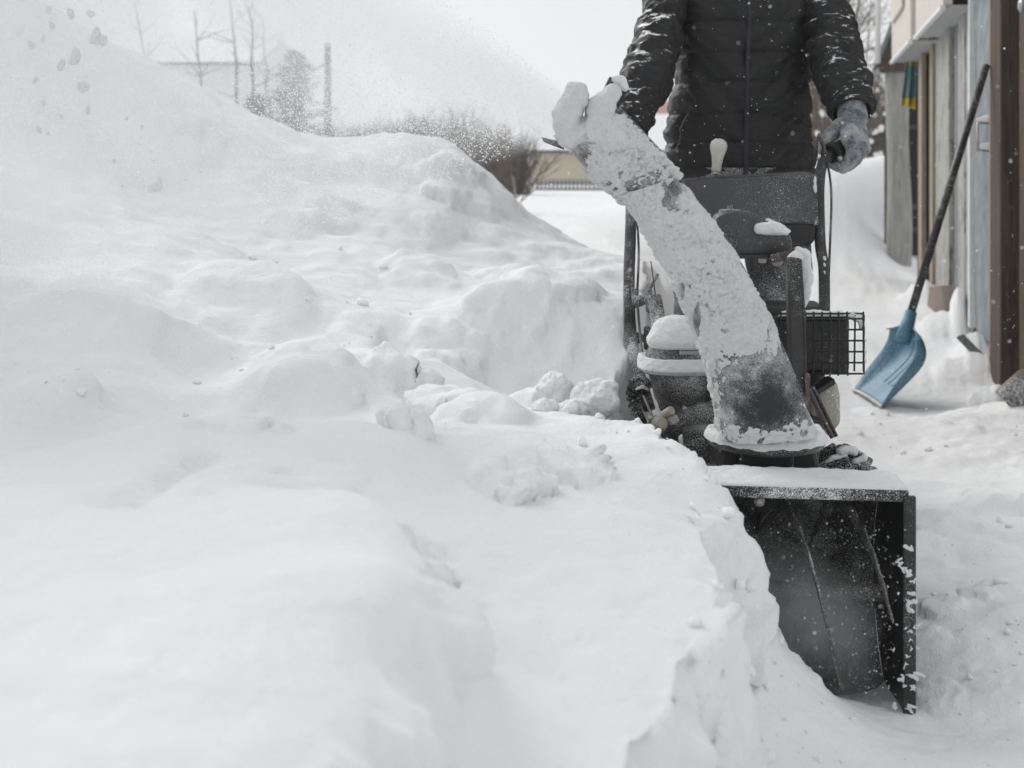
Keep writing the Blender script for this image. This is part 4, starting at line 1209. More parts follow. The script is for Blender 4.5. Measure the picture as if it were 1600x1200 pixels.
# knitted gloves closed round the grips
def glove(ax0, ax1, wrist, side, name="glove"):
    """ax0->ax1: axis of the grip (front to back); wrist: centre of the cuff"""
    ax0, ax1, wrist = np.array(ax0), np.array(ax1), np.array(wrist)
    ax = (ax1 - ax0); L = np.linalg.norm(ax); ax /= L
    up = np.array([0, 0, 1.0]); outd = np.cross(ax, up) * 1.0; outd /= np.linalg.norm(outd); outd = outd * side
    upp = np.cross(outd, ax) * side; upp /= np.linalg.norm(upp)
    if upp[2] < 0: upp = -upp
    caps = []
    knk = [ax0 + ax * (0.022 + 0.027 * i) + upp * 0.030 + outd * 0.040 for i in range(4)]
    for i, kx in enumerate(knk):
        r = (0.0185, 0.0195, 0.019, 0.0165)[i]
        p1 = kx + outd * 0.012 - upp * 0.040
        p2 = p1 - outd * 0.034 - upp * 0.036
        p3 = p2 - outd * 0.040 + upp * 0.018
        caps += [(kx, p1, r, r), (p1, p2, r, r * .95), (p2, p3, r * .95, r * .85)]
        caps.append((wrist + ax * (i - 1.5) * 0.010, kx, 0.026, 0.021))
    caps.append((wrist + upp * 0.03, wrist - upp * 0.02, 0.031, 0.033))
    # thumb leaves the side of the palm and closes over the grip from inside
    tb = wrist * 0.55 + knk[0] * 0.45 - outd * 0.03
    t1 = ax0 + ax * 0.02 + upp * 0.034 - outd * 0.020
    t2 = t1 - outd * 0.016 - upp * 0.030
    caps += [(tb, t1, 0.021, 0.019), (t1, t2, 0.019, 0.016)]
    return blob(name, caps, M['wool'], person, 0.004, 0.0035, 120, 3)
gvr = glove(ga + gd * 0.012, gb, W(1332,178,3.50), 1)
glove(W(984,228,3.45), W(980,222,3.60), W(980,205,3.47), -1)
def ribbed_cuff(c0, c1, r0, r1, parent):
    c0, c1 = np.array(c0), np.array(c1); d = c1 - c0; L = np.linalg.norm(d); d /= L
    x = np.cross(d, [0, 1.0, 0]); x /= np.linalg.norm(x); y = np.cross(x, d)
    t = np.linspace(0, 2 * math.pi, 168, endpoint=False)
    rings = []
    for s_ in np.linspace(0, 1, 10):
        r = r0 + (r1 - r0) * s_ + 0.0014 * np.sign(np.sin(t * 28)) * np.abs(np.sin(t * 28)) ** .5
        rings.append(c0 + d * L * s_ + (r * np.cos(t))[:, None] * x + (r * np.sin(t))[:, None] * y)
    return MB().loft(rings).build("glove_cuff", M['wool'], parent, True)
ribbed_cuff(W(1329,160,3.52), W(1333,190,3.49), 0.037, 0.040, gvr)
# head (above the picture)
hz = 1.66
head = blob("head", [((PX, PY, hz - .12), (PX, PY, hz), .06, .07), ((PX, PY + .01, hz + .02), (PX, PY, hz + .10), .075, .085), ((PX, PY - .02, hz - .015), (PX, PY - .02, hz + .02), .055, .065), ((PX, PY - .085, hz + .045), (PX, PY - .10, hz + .02), .011, .015), ((PX - .08, PY + .01, hz + .03), (PX - .08, PY + .01, hz + .06), .014, .016), ((PX + .08, PY + .01, hz + .03), (PX + .08, PY + .01, hz + .06), .014, .016), ((PX - .02, PY - .078, hz - .015), (PX + .02, PY - .078, hz - .015), .009, .009)], M['skin'], person, 0.006)
for sx in (-1, 1):
    MB().sphere((PX + sx * .031, PY - .074, hz + .055), .012).build("eye", M['eye'], head, True)
blob("knit_hat", [((PX, PY + .01, hz + .12), (PX, PY + .012, hz + .15), .096, .086), ((PX, PY + .01, hz + .09), (PX, PY + .01, hz + .10), .094, .095)], M['hat'], head, 0.007, 0.002, 90)

# ------------------------------------------------------------------ shed along the path
WDIR = np.array([.224, 1.0, 0]); WDIR /= np.linalg.norm(WDIR)
WN = np.array([-WDIR[1], WDIR[0], 0])                           # towards the path
def WX(Y): return .945 + .224 * Y
def wy(px): return 1782.0 / (px - 1248.0)
def wp(Y, out, z): return np.array([WX(Y), Y, z]) + WN * out
shed = thing("wooden_shed", (WX(6.5), 6.5, 0.0), "weathered shed of brown posts and flaking white boards along the path", "shed")
def board(name, Y0, Y1, z0, z1, out, thick, mat, parent=None, bevel=0.004, tilt=0.0):
    a_, b_ = wp(Y0, 0, 0), wp(Y1, 0, 0)
    mb = MB()
    mb.prism([wp(Y0, out - thick, z0), wp(Y1, out - thick, z0 + tilt), wp(Y1, out - thick, z1 + tilt), wp(Y0, out - thick, z1)], WN * thick)
    return mb.build(name, M[mat], parent or shed, bevel=bevel)
board("back_wall", 3.8, 10.2, -.1, 3.0, -.08, .05, 'wood_dark', bevel=0)
Yc = 5.37
for k in range(5):
    board("plank", Yc - 0.31, Yc - 0.004, -.05, 3.0, 0.02 + 0.006 * (k % 2), .03, 'wood_brown'); Yc -= 0.31
board("plank", 5.375, 5.385, -.05, 3.0, 0.005, .02, 'wood_tan')
board("door_post", 5.50, 5.80, .0, 3.0, 0.075, .09, 'wood_brown', bevel=.008)
board("trim", 5.805, 5.93, .0, 3.0, 0.060, .07, 'wood_tan', bevel=.006)
board("trim", 5.935, 6.05, .0, 3.0, 0.035, .05, 'wood_white', bevel=.006)
# galvanised sheet, slightly buckled
ys = np.linspace(6.06, 6.72, 24); zs = np.linspace(.16, 3.0, 60)
P = np.zeros((24, 60, 3))
for i, y_ in enumerate(ys):
    for j, z_ in enumerate(zs):
        P[i, j] = wp(y_, 0.02 + 0.020 * math.sin(math.pi * i / 23) + 0.006 * math.sin(z_ * 5 + i * .2), z_)
grid_obj("metal_sheet", P, M['galv'], shed)
board("sheet_edge", 6.70, 6.75, .16, 3.0, 0.05, .04, 'white_paint')
for y0, y1, o_, mt in ((6.77,7.08,.02,'wood_white'),(7.09,7.38,.026,'wood_white'),(7.40,7.56,-.02,'wood_grey'),(7.58,7.78,.0,'wood_grey'),(7.80,8.18,.03,'wood_white'),(8.19,8.60,.024,'wood_white'),(8.62,8.78,.045,'wood_tan'),(8.80,9.30,.0,'wood_brown'),(9.32,9.55,.05,'wood_tan'),(9.6,10.2,.0,'wood_dark')):
    board("board", y0, y1, .02, 1.90, o_, .035, mt)
board("window_flap", 6.80, 8.42, 1.87, 2.75, .17, .05, 'cream')
board("window_flap", 8.44, 10.15, 1.85, 2.75, .20, .05, 'cream')
board("flap_edge", 6.80, 8.42, 1.845, 1.868, .185, .03, 'white_paint', bevel=.002)
board("flap_edge", 8.44, 10.15, 1.825, 1.848, .215, .03, 'white_paint', bevel=.002)
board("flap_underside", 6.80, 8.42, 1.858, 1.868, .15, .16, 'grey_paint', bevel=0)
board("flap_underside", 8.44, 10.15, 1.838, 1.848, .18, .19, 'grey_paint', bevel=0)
board("plaque", 8.9, 9.9, 2.12, 2.32, .225, .02, 'cream', bevel=.008)
MB().tube([wp(10.25, .30, 1.84), wp(10.25, .30, 3.0)], 0.022, 10).build("white_pole", M['white_paint'], shed, True)
hd_ = MB().tube([wp(6.0, .045, 1.08), wp(6.0, .10, 1.08), wp(6.0, .10, 1.21), wp(6.0, .045, 1.21)], 0.007, 8).build("door_handle", M['steel'], shed, True)
blob("snow_lump", [(wp(6.0, .10, 1.225), wp(6.0, .06, 1.23), .012, .018)], M['snow'], hd_, 0.006, .004)
blob("snow_lump", [(wp(6.0, .09, 1.10), wp(6.0, .05, 1.10), .012, .018)], M['snow'], hd_, 0.006, .004)
MB().lathe(wp(5.2, .02, 1.66), WN, [(.03, 0), (.03, .02), (.018, .03)], 16).build("wall_lamp_base", M['steel'], shed)
# far end: roof edge, log pillar
far = thing("lean_to", tuple(W(1409, 0, 10.9) * np.array([1, 1, 0])), "dark lean-to with a round log pillar and grey metal roof edge beyond the shed", "lean-to")
Yf = 10.9
MB().prism([W(1371,104,Yf), W(1426,104,Yf), W(1426,-120,Yf), W(1452,-120,Yf), W(1420,-20,Yf)][:2] + [W(1440,104,Yf), W(1440,-140,Yf), W(1458,-140,Yf)][:2] + [W(1452,-110,Yf)], (0.25, .6, 0)).build("gable_boards", M['wood_brown'], far)
MB().prism([W(1362,112,Yf - .05), W(1371,106,Yf - .05), W(1456,-112,Yf - .05), W(1446,-112,Yf - .05)], (0.2, .7, 0)).build("roof_edge", M['galv'], far, bevel=.008)
MB().prism([W(1372,112,Yf - .03), W(1426,112,Yf - .03), W(1426,96,Yf - .03), W(1376,98,Yf - .03)], (0.1, .2, 0)).build("beam", M['wood_brown'], far, bevel=.01)
rl = (lambda z_: 0.1 + 0.008 * math.sin(z_ * 4))
zz = np.linspace(0.0, W(0, 102, Yf)[2], 24); cx_ = W(1409, 0, Yf)[0]
MB().tube([(cx_ + 0.01 * math.sin(z_ * 3), Yf + .1, z_) for z_ in zz], [rl(z_) for z_ in zz], 24).build("log_pillar", M['log'], far, True)
MB().prism([W(1384,425,Yf + .3), W(1395,425,Yf + .3), W(1395,180,Yf + .3), W(1384,180,Yf + .3)], (0, .05, 0)).build("plank", M['wood_dark'], far, bevel=.006)
MB().prism([W(1412,400,Yf + .5), W(1445,400,Yf + .5), W(1445,90,Yf + .5), W(1412,90,Yf + .5)], (0.1, .05, 0)).build("back_wall", M['wood_dark'], far)
for y_ in (195, 320, 355):
    MB().prism([W(1416,y_,Yf + .4), W(1440,y_,Yf + .4), W(1440,y_ + 7,Yf + .4), W(1416,y_ + 7,Yf + .4)], (0, .04, 0)).build("rail", M['wood_brown'], far)
# cloth hanging by the flap
cl0 = W(1426, 92, 10.15)
P = np.zeros((16, 40, 3))
for i in range(16):
    for j in range(40):
        t_ = j / 39
        P[i, j] = cl0 + np.array([(i / 15 - .5) * 0.085 * (1.0 + .35 * t_) - 0.03 * t_, 0.025 * math.sin(i * .9) * (1 + t_), -0.37 * t_ - 0.03 * (i / 15) * t_])
cloth = grid_obj("hanging_cloth", P - cl0, M['cloth'])
cloth.location = cl0
cloth.modifiers.new("t", 'SOLIDIFY').thickness = 0.006
prop(cloth, "teal and yellow rag hanging from the corner of the cream flap", "rag")
# boards lying in the snow by the wall
def loose_board(poly, Y, dep, mat, label, bev=.004):
    c_ = W(poly[0][0], poly[0][1], Y)
    mb = MB(); mb.prism([W(x, y, Y + (dy if len(q) > 2 else 0)) - c_ for q in poly for x, y, dy in [(*q, 0)[:3]]], dep)
    o = mb.build("loose_board", M[mat], bevel=bev); o.location = c_
    return prop(o, label, "board", "loose boards along the shed wall")
loose_board([(1452,448),(1470,446),(1476,482),(1464,492),(1448,478)], 7.6, (.10, .04, .0), 'pink_wood', "pale fresh-cut board at the foot of the white boards")
loose_board([(1494,528),(1504,523),(1541,560),(1541,577)], 6.0, (.02, .05, .0), 'wood_grey', "grey board sticking out of the snow below the metal sheet")
bx_ = W(1552,610,4.75)
timber = thing("timber_offcut", tuple(bx_), "thick timber with pale sawn edge and snowy side against the brown wall", "timber")
MB().prism([W(1553,612,4.75), W(1592,578,4.75), W(1680,640,4.75), W(1640,690,4.75)], (.03, .035, 0)).build("sawn_edge", M['pink_wood'], timber, bevel=.003)
MB().prism([W(1556,614,4.70), W(1588,586,4.70), W(1680,650,4.70), W(1660,720,4.70)], (.03, .04, 0)).build("side", frosted('snowy_tar', (.012, .012, .013), .8, .80, 30, .2, 14), timber, bevel=.003)

# ------------------------------------------------------------------ shovel
sh_base = W(1365, 612, 5.40)
shovel = thing("snow_shovel", tuple(sh_base), "blue plastic snow shovel with black shaft leaning on the shed", "shovel")
prof = catmull([(1.518,.055),(1.575,.110),(1.632,.165),(1.676,.215),(1.694,.265),(1.684,.315),(1.655,.355)], 36)
nw = 30
P = np.zeros((36, nw, 3))
for i, (x_, z_) in enumerate(prof):
    t_ = i / 35
    for j in range(nw):
        s_ = j / (nw - 1) * 2 - 1
        half = 0.205 * (1 - 0.10 * t_ ** 3)
        ctr = 5.405 + 0.03 * t_
        scal = 0.03 * (1 - s_ * s_) * (0.3 + t_)
        lipx = -0.055 * max(0, abs(s_) - 0.86) / 0.14 * (0.25 + 0.75 * math.sin(math.pi * min(1, t_ * 1.1)))
        topdrop = -0.035 * abs(s_) ** 3 * (1 if i > 30 else 0)
        P[i, j] = (x_ + scal + lipx, ctr + s_ * half, z_ + topdrop * (i - 30) / 5 + lipx * -0.15)
blade = grid_obj("blade", P, M['blue'], shovel)
blade.modifiers.new("t", 'SOLIDIFY').thickness = 0.005
for k, s_ in enumerate((-.3, .0, .3)):
    mb = MB(); mb.tube([P[i, int((s_ + 1) / 2 * 29)] + np.array([-.002, 0, .002]) for i in range(6, 32, 2)], .006, 6); mb.build("rib", M['blue'], blade, True)
MB().tube([P[0, j] + np.array([-.006, 0, -.004]) for j in range(nw)], .010, 6).build("wear_strip", M['steel'], blade, True)
shovel.location.z -= 0.03
s0 = np.array([1.672, 5.44, .335]); s1 = W(1541, 92, 5.80)
sdir_ = (s1 - s0) / np.linalg.norm(s1 - s0)
MB().tube([s0 - sdir_ * .05, s0 + sdir_ * .02, s0 + sdir_ * .09], [.034, .030, .024], 16).build("socket", M['blue'], shovel, True)
shf = MB().tube([s0 + sdir_ * .06, s0 + sdir_ * .7, s1], .0175, 14).build("shaft", M['shaft'], shovel, True)

# ------------------------------------------------------------------ background
def house(name, label, px0, px1, y_wall0, y_eave, y_ridge, Y, dep, wall, roof, snow_roof):
    a_, b_ = W(px0, y_eave, Y), W(px1, y_eave, Y)
    base = W(px0, y_wall0, Y)[2] - 1.0
    t_ = thing(name, ((a_[0] + b_[0]) / 2, Y, base), label, "house")
    ze, zr = a_[2], W(0, y_ridge, Y + dep / 2)[2]
    MB().box(((a_[0] + b_[0]) / 2, Y + dep / 2, (base + ze) / 2), (b_[0] - a_[0], dep, ze - base)).build("wall", wall, t_)
    x0, x1 = a_[0] - .4, b_[0] + .4
    rf = MB().prism([(x0, Y - .5, ze - .1), (x0, Y + dep / 2, zr), (x0, Y + dep + .5, ze - .1)], (x1 - x0, 0, 0)).build("roof", roof, t_)
    if snow_roof:
        MB().prism([(x0 - .05, Y - .6, ze + .02), (x0 - .05, Y + dep / 2, zr + .30), (x0 - .05, Y + dep + .6, ze + .02), (x0 - .05, Y + dep / 2, zr + .05)], (x1 - x0 + .1, 0, 0)).build("snow_cover", M['snow'], rf)
    return t_, a_, b_, ze, base
h1, a_, b_, ze, base = house("outbuilding", "low cream outbuilding with a snow-covered roof behind the picket fence", 835, 1062, 300, 236, 192, 40, 5, M['cream_wall'], M['grey_paint'], True)
for fx in (.55, .8):
    xw = a_[0] + (b_[0] - a_[0]) * fx
    w_ = MB().box((xw, 39.97, ze - .75), (.7, .06, .6)).build("window", M['white_paint'], h1)
    MB().box((xw, 39.93, ze - .75), (.58, .04, .48)).build("pane", M['glass'], w_)
house("red_roofed_house", "distant house with a red roof seen between arm and jacket", 985, 1120, 262, 190, 158, 62, 8, M['white_paint'], M['red_roof'], False)
house("hazy_house", "faint house with a snow-covered roof behind the bare saplings", 225, 392, 330, 100, 66, 46, 8, M['white_paint'], M['white_paint'], True)

def gz_far(x, y): return ground_z(x, y)
fence = thing("picket_fence", (1.6, 27, gz_far(1.6, 27)), "low weathered picket fence in front of the cream outbuilding", "fence")
fz = gz_far(1.6, 27)
for k in range(44):
    x_ = W(838, 0, 27)[0] + 0.085 * k
    if x_ > W(1062, 0, 27)[0]: break
    MB().prism([(x_, 27, fz - .3), (x_ + .05, 27, fz - .3), (x_ + .05, 27, fz + .22), (x_ + .025, 27, fz + .26), (x_, 27, fz + .22)], (0, .025, 0)).build("picket", M['wood_grey'], fence)
for dz in (.03, .15):
    MB().box(((W(838, 0, 27)[0] + W(1062, 0, 27)[0]) / 2, 27.045, fz + dz), (W(1062, 0, 27)[0] - W(838, 0, 27)[0], .03, .04)).build("rail", M['wood_grey'], fence)

def branches(seed, root, height, spread, n_main, depth, mat_t, mat_c, r0, name, label, cat, group, up=1.0, twig=26, kids=4, bend=0.25):
    g = np.random.default_rng(seed)
    t_ = thing(name, tuple(root), label, cat, group)
    trunk, crown = MB(), MB()
    root = np.array(root, float)
    def grow(p, d, L, r, lev):
        n = 5 if lev < 2 else 3
        pts = [p]; q = p.copy(); dd = d.copy()
        for i in range(n):
            dd = dd + g.normal(0, bend, 3) * 0.5 + np.array([0, 0, 0.10 * up]); dd /= np.linalg.norm(dd)
            q = q + dd * L / n; pts.append(q.copy())
        rr = np.linspace(r, r * 0.55, len(pts))
        (trunk if lev == 0 else crown).tube(pts, list(rr), 6 if lev == 0 else 3, False)
        if lev < depth:
            for k in range(kids if lev else n_main):
                i = g.integers(1 if lev else 2, len(pts))
                ang = g.normal(0, 1, 3); ang[2] = abs(ang[2]) * up
                nd = dd * 0.75 + ang / np.linalg.norm(ang) * spread; nd /= np.linalg.norm(nd)
                grow(pts[i], nd, L * g.uniform(.45, .75), r * .5, lev + 1)
    grow(root - np.array([0, 0, .2]), np.array([g.normal(0, .05), g.normal(0, .05), 1.0]), height * .55, r0, 0)
    trunk.build("trunk", mat_t, t_, True)
    crown.build("crown", mat_c, t_)
    return t_
def bush(seed, px, Y, wpx, toppx, name, label, group, mat, n=420):
    """many upright bare stems from a base"""
    g = np.random.default_rng(seed)
    x0 = W(px, 0, Y)[0]; z0 = gz_far(x0, Y); wd = wpx / FOC * Y / 2; H = W(0, toppx, Y)[2] - z0
    t_ = thing(name, (x0, Y, z0), label, "bush", group)
    mb, st = MB(), MB()
    for k in range(n):
        a_ = g.uniform(0, 2 * math.pi); r = math.sqrt(g.random())
        b0 = np.array([x0 + wd * .55 * r * math.cos(a_), Y + wd * .5 * r * math.sin(a_), z0 - .15])
        hh = H * g.uniform(.45, 1.0) * (1 - .35 * r * r)
        tip = b0 + np.array([wd * .6 * r * math.cos(a_) + g.normal(0, .12), g.normal(0, .12), hh + .15])
        mid = (b0 + tip) / 2 + g.normal(0, .06, 3)
        (st if k < 12 else mb).tube([b0, mid, tip], [.012, .009, .003], 3, False)
        for _ in range(3):
            q = mid + (tip - mid) * g.uniform(-.2, .9)
            e_ = q + np.array([g.normal(0, .14), g.normal(0, .1), g.uniform(.03, .25)])
            mb.tube([q, e_], [.006, .0025], 3, False)
    st.build("stems", mat, t_); mb.build("crown", mat, t_)
    return t_
for i, (px, Y, w_, top, lb_) in enumerate([
    (535, 23, 130, 178, "brown bare bush just beside the dark spruce"),
    (600, 24, 120, 172, "brown bare bush showing over the middle of the snow ridge"),
    (655, 22, 90, 158, "dense dark bush, tallest over the ridge top"),
    (720, 23, 120, 150, "bare bush with tall thin shoots above the ridge shoulder"),
    (785, 21, 100, 182, "rounded bare bush behind the small forked tree")]):
    bush(50 + i, px, Y, w_, top, "bare_bush", lb_, "bare bushes behind the snow bank", M['twig'], 420)
branches(3, (W(800,0,12.5)[0], 12.5, gz_far(W(800,0,12.5)[0], 12.5)), 1.05, .8, 6, 3, M['twig_pale'], M['twig'], .018, "small_tree", "small forked bare tree at the end of the ridge", "tree", None, .5, kids=5)
# spruce
def spruce(px, Y, top, wpx, seed, label):
    g = np.random.default_rng(seed)
    x0 = W(px, 0, Y)[0]; z0 = gz_far(x0, Y); H = W(0, top, Y)[2] - z0; R = wpx / FOC * Y / 2
    t_ = thing("spruce_tree", (x0, Y, z0), label, "tree")
    MB().tube([(x0, Y, z0 - .2), (x0, Y, z0 + H * .97)], [.07, .015], 8).build("trunk", M['bark'], t_, True)
    V, F = [], []
    for k in range(170):
        f = g.random() ** .8; zz = z0 + H * (.08 + .92 * f); L = R * (1 - f) * g.uniform(.7, 1.15) + .12
        a_ = g.uniform(0, 2 * math.pi); d = np.array([math.cos(a_), math.sin(a_), g.uniform(.05, .45)])
        for j in range(42):
            s_ = g.random(); p = np.array([x0, Y, zz]) + d * L * s_ + np.array([0, 0, -.10 * s_ * s_ * L]) + g.normal(0, .035, 3)
            e_ = g.normal(0, 1, 3); e_ /= np.linalg.norm(e_); e_[2] = abs(e_[2]) * .6
            w_ = g.normal(0, 1, 3); w_ /= np.linalg.norm(w_)
            i0 = len(V); V += [p, p + w_ * .03, p + e_ * .11]; F.append((i0, i0 + 1, i0 + 2))
    me = fast_mesh("crown", np.array(V) - org(t_), np.array(F), False); me.materials.append(M['needle'])
    o = link(bpy.data.objects.new("crown", me)); o.parent = t_
spruce(463, 24, 86, 200, 5, "dark spruce rising behind the ridge through flying snow")
spruce(400, 27, 150, 90, 6, "lower spruce half lost in flying snow beside the thin saplings")
pole = thing("utility_pole", (W(513,0,22)[0], 22, .3), "weathered pole standing to the right of the spruce", "pole")
MB().tube([(W(513,0,22)[0], 22, .2), (W(512,0,22)[0], 22, W(0,68,22)[2])], [.07, .055], 10).build("post", M['bark'], pole, True)
MB().bar(W(480,112,22), W(512,100,22), .03, .03).build("brace", M['bark'], pole)
for i, (pa, pb, r_, lb_) in enumerate([((318,165),(302,35),.022,"thin leaning sapling nearest the hazy roof"),((372,180),(360,30),.032,"bare sapling just left of the tallest straight stem"),((394,190),(391,38),.045,"tallest straight bare stem among the saplings"),((420,195),(410,50),.022,"thin crooked sapling beside the spruce"),((345,190),(212,28),.026,"bent sapling bowing over the crest of the bank")]):
    Y = 19 + i * .7
    a_, b_ = W(pa[0], pa[1] + 60, Y), W(pb[0], pb[1] - 20, Y)
    g = np.random.default_rng(90 + i)
    t_ = thing("sapling", tuple(a_), lb_, "sapling", "bare saplings behind the bank")
    bow = np.array([-.25, 0, -.45]) if i == 4 else np.array([.03, 0, 0])
    pts = [a_ + (b_ - a_) * s_ + bow * math.sin(math.pi * s_) + g.normal(0, .02, 3) for s_ in np.linspace(0, 1, 9)]
    MB().tube(pts, list(np.linspace(r_, r_ * .35, 9)), 7, False).build("trunk", M['bark'], t_, True)
    mb = MB()
    for k in range(9):
        p = pts[g.integers(3, 9)]; e_ = p + np.array([g.normal(0, .28), g.normal(0, .1), g.uniform(.1, .5)])
        mb.tube([p, (p + e_) / 2 + g.normal(0, .03, 3), e_], [.009, .006, .002], 4, False)
    mb.build("crown", M['bark'], t_)
# tangle of bare shrubs behind the sleeve
for i, (px, Y, top, sp_, hh, lb_) in enumerate([(1284,17,0,.9,2.9,"bare shrub between the jacket and the sleeve"),(1330,18,0,.9,3.3,"bare shrub behind the knitted glove"),(1372,16,0,.8,4.4,"tall bare tree next to the metal roof edge")]):
    x0 = W(px, 0, Y)[0]; z0 = gz_far(x0, Y)
    t_ = branches(20 + i, (x0, Y, z0), hh, sp_, 9, 4, M['bark'], M['twig'], .05, "bare_shrub", lb_, "shrub", "bare shrubs beyond the path", .35, kids=4)
    g = np.random.default_rng(300 + i)
    mb = MB()
    for k in range(26):
        c_ = np.array([x0, Y, z0]) + np.array([g.normal(0, .45), g.normal(0, .3), g.uniform(.5, hh * .55)])
        mb.sphere(c_, (g.uniform(.02, .07), .03, g.uniform(.02, .045)), 7, 5)
    mb.build("snow_clumps", M['snow'], t_, True)

bush(71, 1292, 19.5, 150, 95, "bare_bush", "tangled brown bush seen between jacket and sleeve", "bare bushes beyond the path", M['twig'], 420)
bush(72, 1375, 20.5, 130, 70, "bare_bush", "tangled brown bush beside the log pillar", "bare bushes beyond the path", M['twig'], 420)
# ------------------------------------------------------------------ loose snow chunks on the bank
for i, (px, py, Y, r, sq, lb_) in enumerate([
    (868, 642, 2.78, 26, .9, "rounded snow chunk at the back of the heap left of the machine"),
    (930, 655, 2.86, 34, 1.25, "tall broken snow block standing nearest the handlebar"),
    (893, 690, 2.66, 20, .8, "small snow chunk at the front foot of the broken blocks"),
    (910, 665, 2.72, 26, .85, "lumpy snow chunk between the tall block and the rounded one"),
    (850, 690, 2.66, 16, .7, "smallest snow chunk beside the smooth dome")]):
    c_ = W(px, py, Y); R = r / FOC * Y
    c_[2] = ground_z(c_[0], c_[1]) + R * 0.35
    g = np.random.default_rng(700 + i)
    o = blob("snow_chunk", [((g.normal(0, .25) * R, g.normal(0, .3) * R, g.normal(0, .2) * R), (g.normal(0, .3) * R, g.normal(0, .3) * R, R * sq * g.uniform(.2, .7)), R * .85, R * .65) for _ in range(3)] + [((0, 0, -R * .5), (0, 0, 0), R * .8, R * .9)], M['snow'], None, R * .06, R * .28, 1.6 / R, 3)
    o.location = c_
    prop(o, lb_, "snow chunk", "chunks of broken snow")

# crumbs of snow lying on the bank and the path
bm = bmesh.new(); bmesh.ops.create_icosphere(bm, subdivisions=2, radius=1.0)
ICO = np.array([v.co[:] for v in bm.verts]); ICF = np.array([[v.index for v in f.verts] for f in bm.faces]); bm.free()
NC = 3200
cy_ = np.exp(rng.uniform(math.log(1.3), math.log(6.0), NC)); cx_ = rng.uniform(-.42, .42, NC) * cy_
pz = np.stack([cx_, cy_, np.zeros(NC)], -1)
dxb = np.abs(cx_ - xb_of(cy_) + .04)
den = .02 + .9 * np.exp(-(dxb / .10) ** 2) * (cy_ < 3.3) + .22 * sstep(.05, .35, fbm(pz * 2.1 + 50, 3)) * sstep(2.0, 2.5, cy_) + .35 * (cx_ > xb_of(cy_)) * sstep(0, .3, fbm(pz * 2.5 + 9, 2)) * (cy_ < 4.5)
kp = (rng.random(NC) < den) & ~((cy_ < 2.05) & (cx_ < xb_of(cy_) - .05))
pz = pz[kp]; rc = 0.0018 + 0.010 * rng.random(len(pz)) ** 5 * np.where((pz[:, 1] < 2.0) & (pz[:, 0] < xb_of(pz[:, 1]) - .05), .25, 1)
cz_ = terrain(pz[None, :, 0], pz[None, :, 1])[0]
VV = []
for i in range(len(pz)):
    q = ICO * (1 + 0.75 * fbm(ICO * 1.1 + i * 3.7, 2))[:, None] * rng.uniform(.7, 1.3, 3) * rc[i]
    VV.append(q + np.array([pz[i, 0], pz[i, 1], cz_[i] + rc[i] * .35]))
FF = (np.arange(len(pz))[:, None, None] * len(ICO) + ICF[None]).reshape(-1, 3)
me = fast_mesh("snow_crumbs", np.concatenate(VV), FF); me.materials.append(M['clod'])
prop(link(bpy.data.objects.new("snow_crumbs", me)), "crumbs of broken snow scattered on the bank and path", None, None, "stuff")

# ------------------------------------------------------------------ flying snow
APEX = W(892, 150, 2.44)
jet_x = np.array([-.80, .30, .62]); jet_x /= np.linalg.norm(jet_x)    # the upper edge of the jet
jet_y = np.cross([0, 0, 1.0], jet_x); jet_y /= np.linalg.norm(jet_y)
jet_z = np.cross(jet_x, jet_y)
JM = np.stack([jet_x, jet_y, jet_z], 1)
LJ = 3.2
mb = MB()
q = [(-.03, -.06, .05), (-.03, .06, .05), (-.03, .06, -.10), (-.03, -.06, -.10), (LJ, -.75, .30), (LJ, .75, .30), (LJ, .75, -4.6), (LJ, -.75, -4.6)]
mb.add(np.array(q), [(0, 1, 2, 3), (4, 7, 6, 5), (0, 4, 5, 1), (1, 5, 6, 2), (2, 6, 7, 3), (3, 7, 4, 0)])
m = bpy.data.materials.new("snow_dust"); m.use_nodes = True
n = m.node_tree; n.nodes.clear()
out = n.nodes.new("ShaderNodeOutputMaterial"); pv = n.nodes.new("ShaderNodeVolumePrincipled")
pv.inputs["Color"].default_value = (.955, .96, .968, 1); pv.inputs["Anisotropy"].default_value = 0.2
n.links.new(pv.outputs[0], out.inputs["Volume"])
tc = n.nodes.new("ShaderNodeTexCoord"); sp = n.nodes.new("ShaderNodeSeparateXYZ"); n.links.new(tc.outputs["Object"], sp.inputs[0])
def mth(op, a_, b_=None, c_=None, clamp=False):
    k = n.nodes.new("ShaderNodeMath"); k.operation = op; k.use_clamp = clamp
    for i, x in enumerate((a_, b_, c_)):
        if x is None: continue
        if isinstance(x, (int, float)): k.inputs[i].default_value = x
        else: n.links.new(x, k.inputs[i])
    return k.outputs[0]
X_, Y_, Z_ = sp.outputs[0], sp.outputs[1], sp.outputs[2]
xs = mth('ADD', X_, 0.10)
zn = mth('DIVIDE', Z_, xs)                                     # 0 at the upper edge, negative below it
nz = n.nodes.new("ShaderNodeTexNoise"); nz.inputs["Scale"].default_value = 1.6; nz.inputs["Detail"].default_value = 4; nz.inputs["Roughness"].default_value = 0.6
mp = n.nodes.new("ShaderNodeMapping"); mp.inputs["Scale"].default_value = (.55, 1.8, 3.0)
n.links.new(tc.outputs["Object"], mp.inputs[0]); n.links.new(mp.outputs[0], nz.inputs["Vector"])
edge = mth('MULTIPLY', mth('SUBTRACT', mth('MULTIPLY', mth('SUBTRACT', nz.outputs[0], 0.5), 0.25), zn), 11.0, clamp=True)
core = mth('SUBTRACT', 1.0, mth('MULTIPLY', mth('ABSOLUTE', zn), 0.75), clamp=True)
wid = mth('MULTIPLY_ADD', X_, 0.20, 0.06)
yy = mth('DIVIDE', Y_, wid)
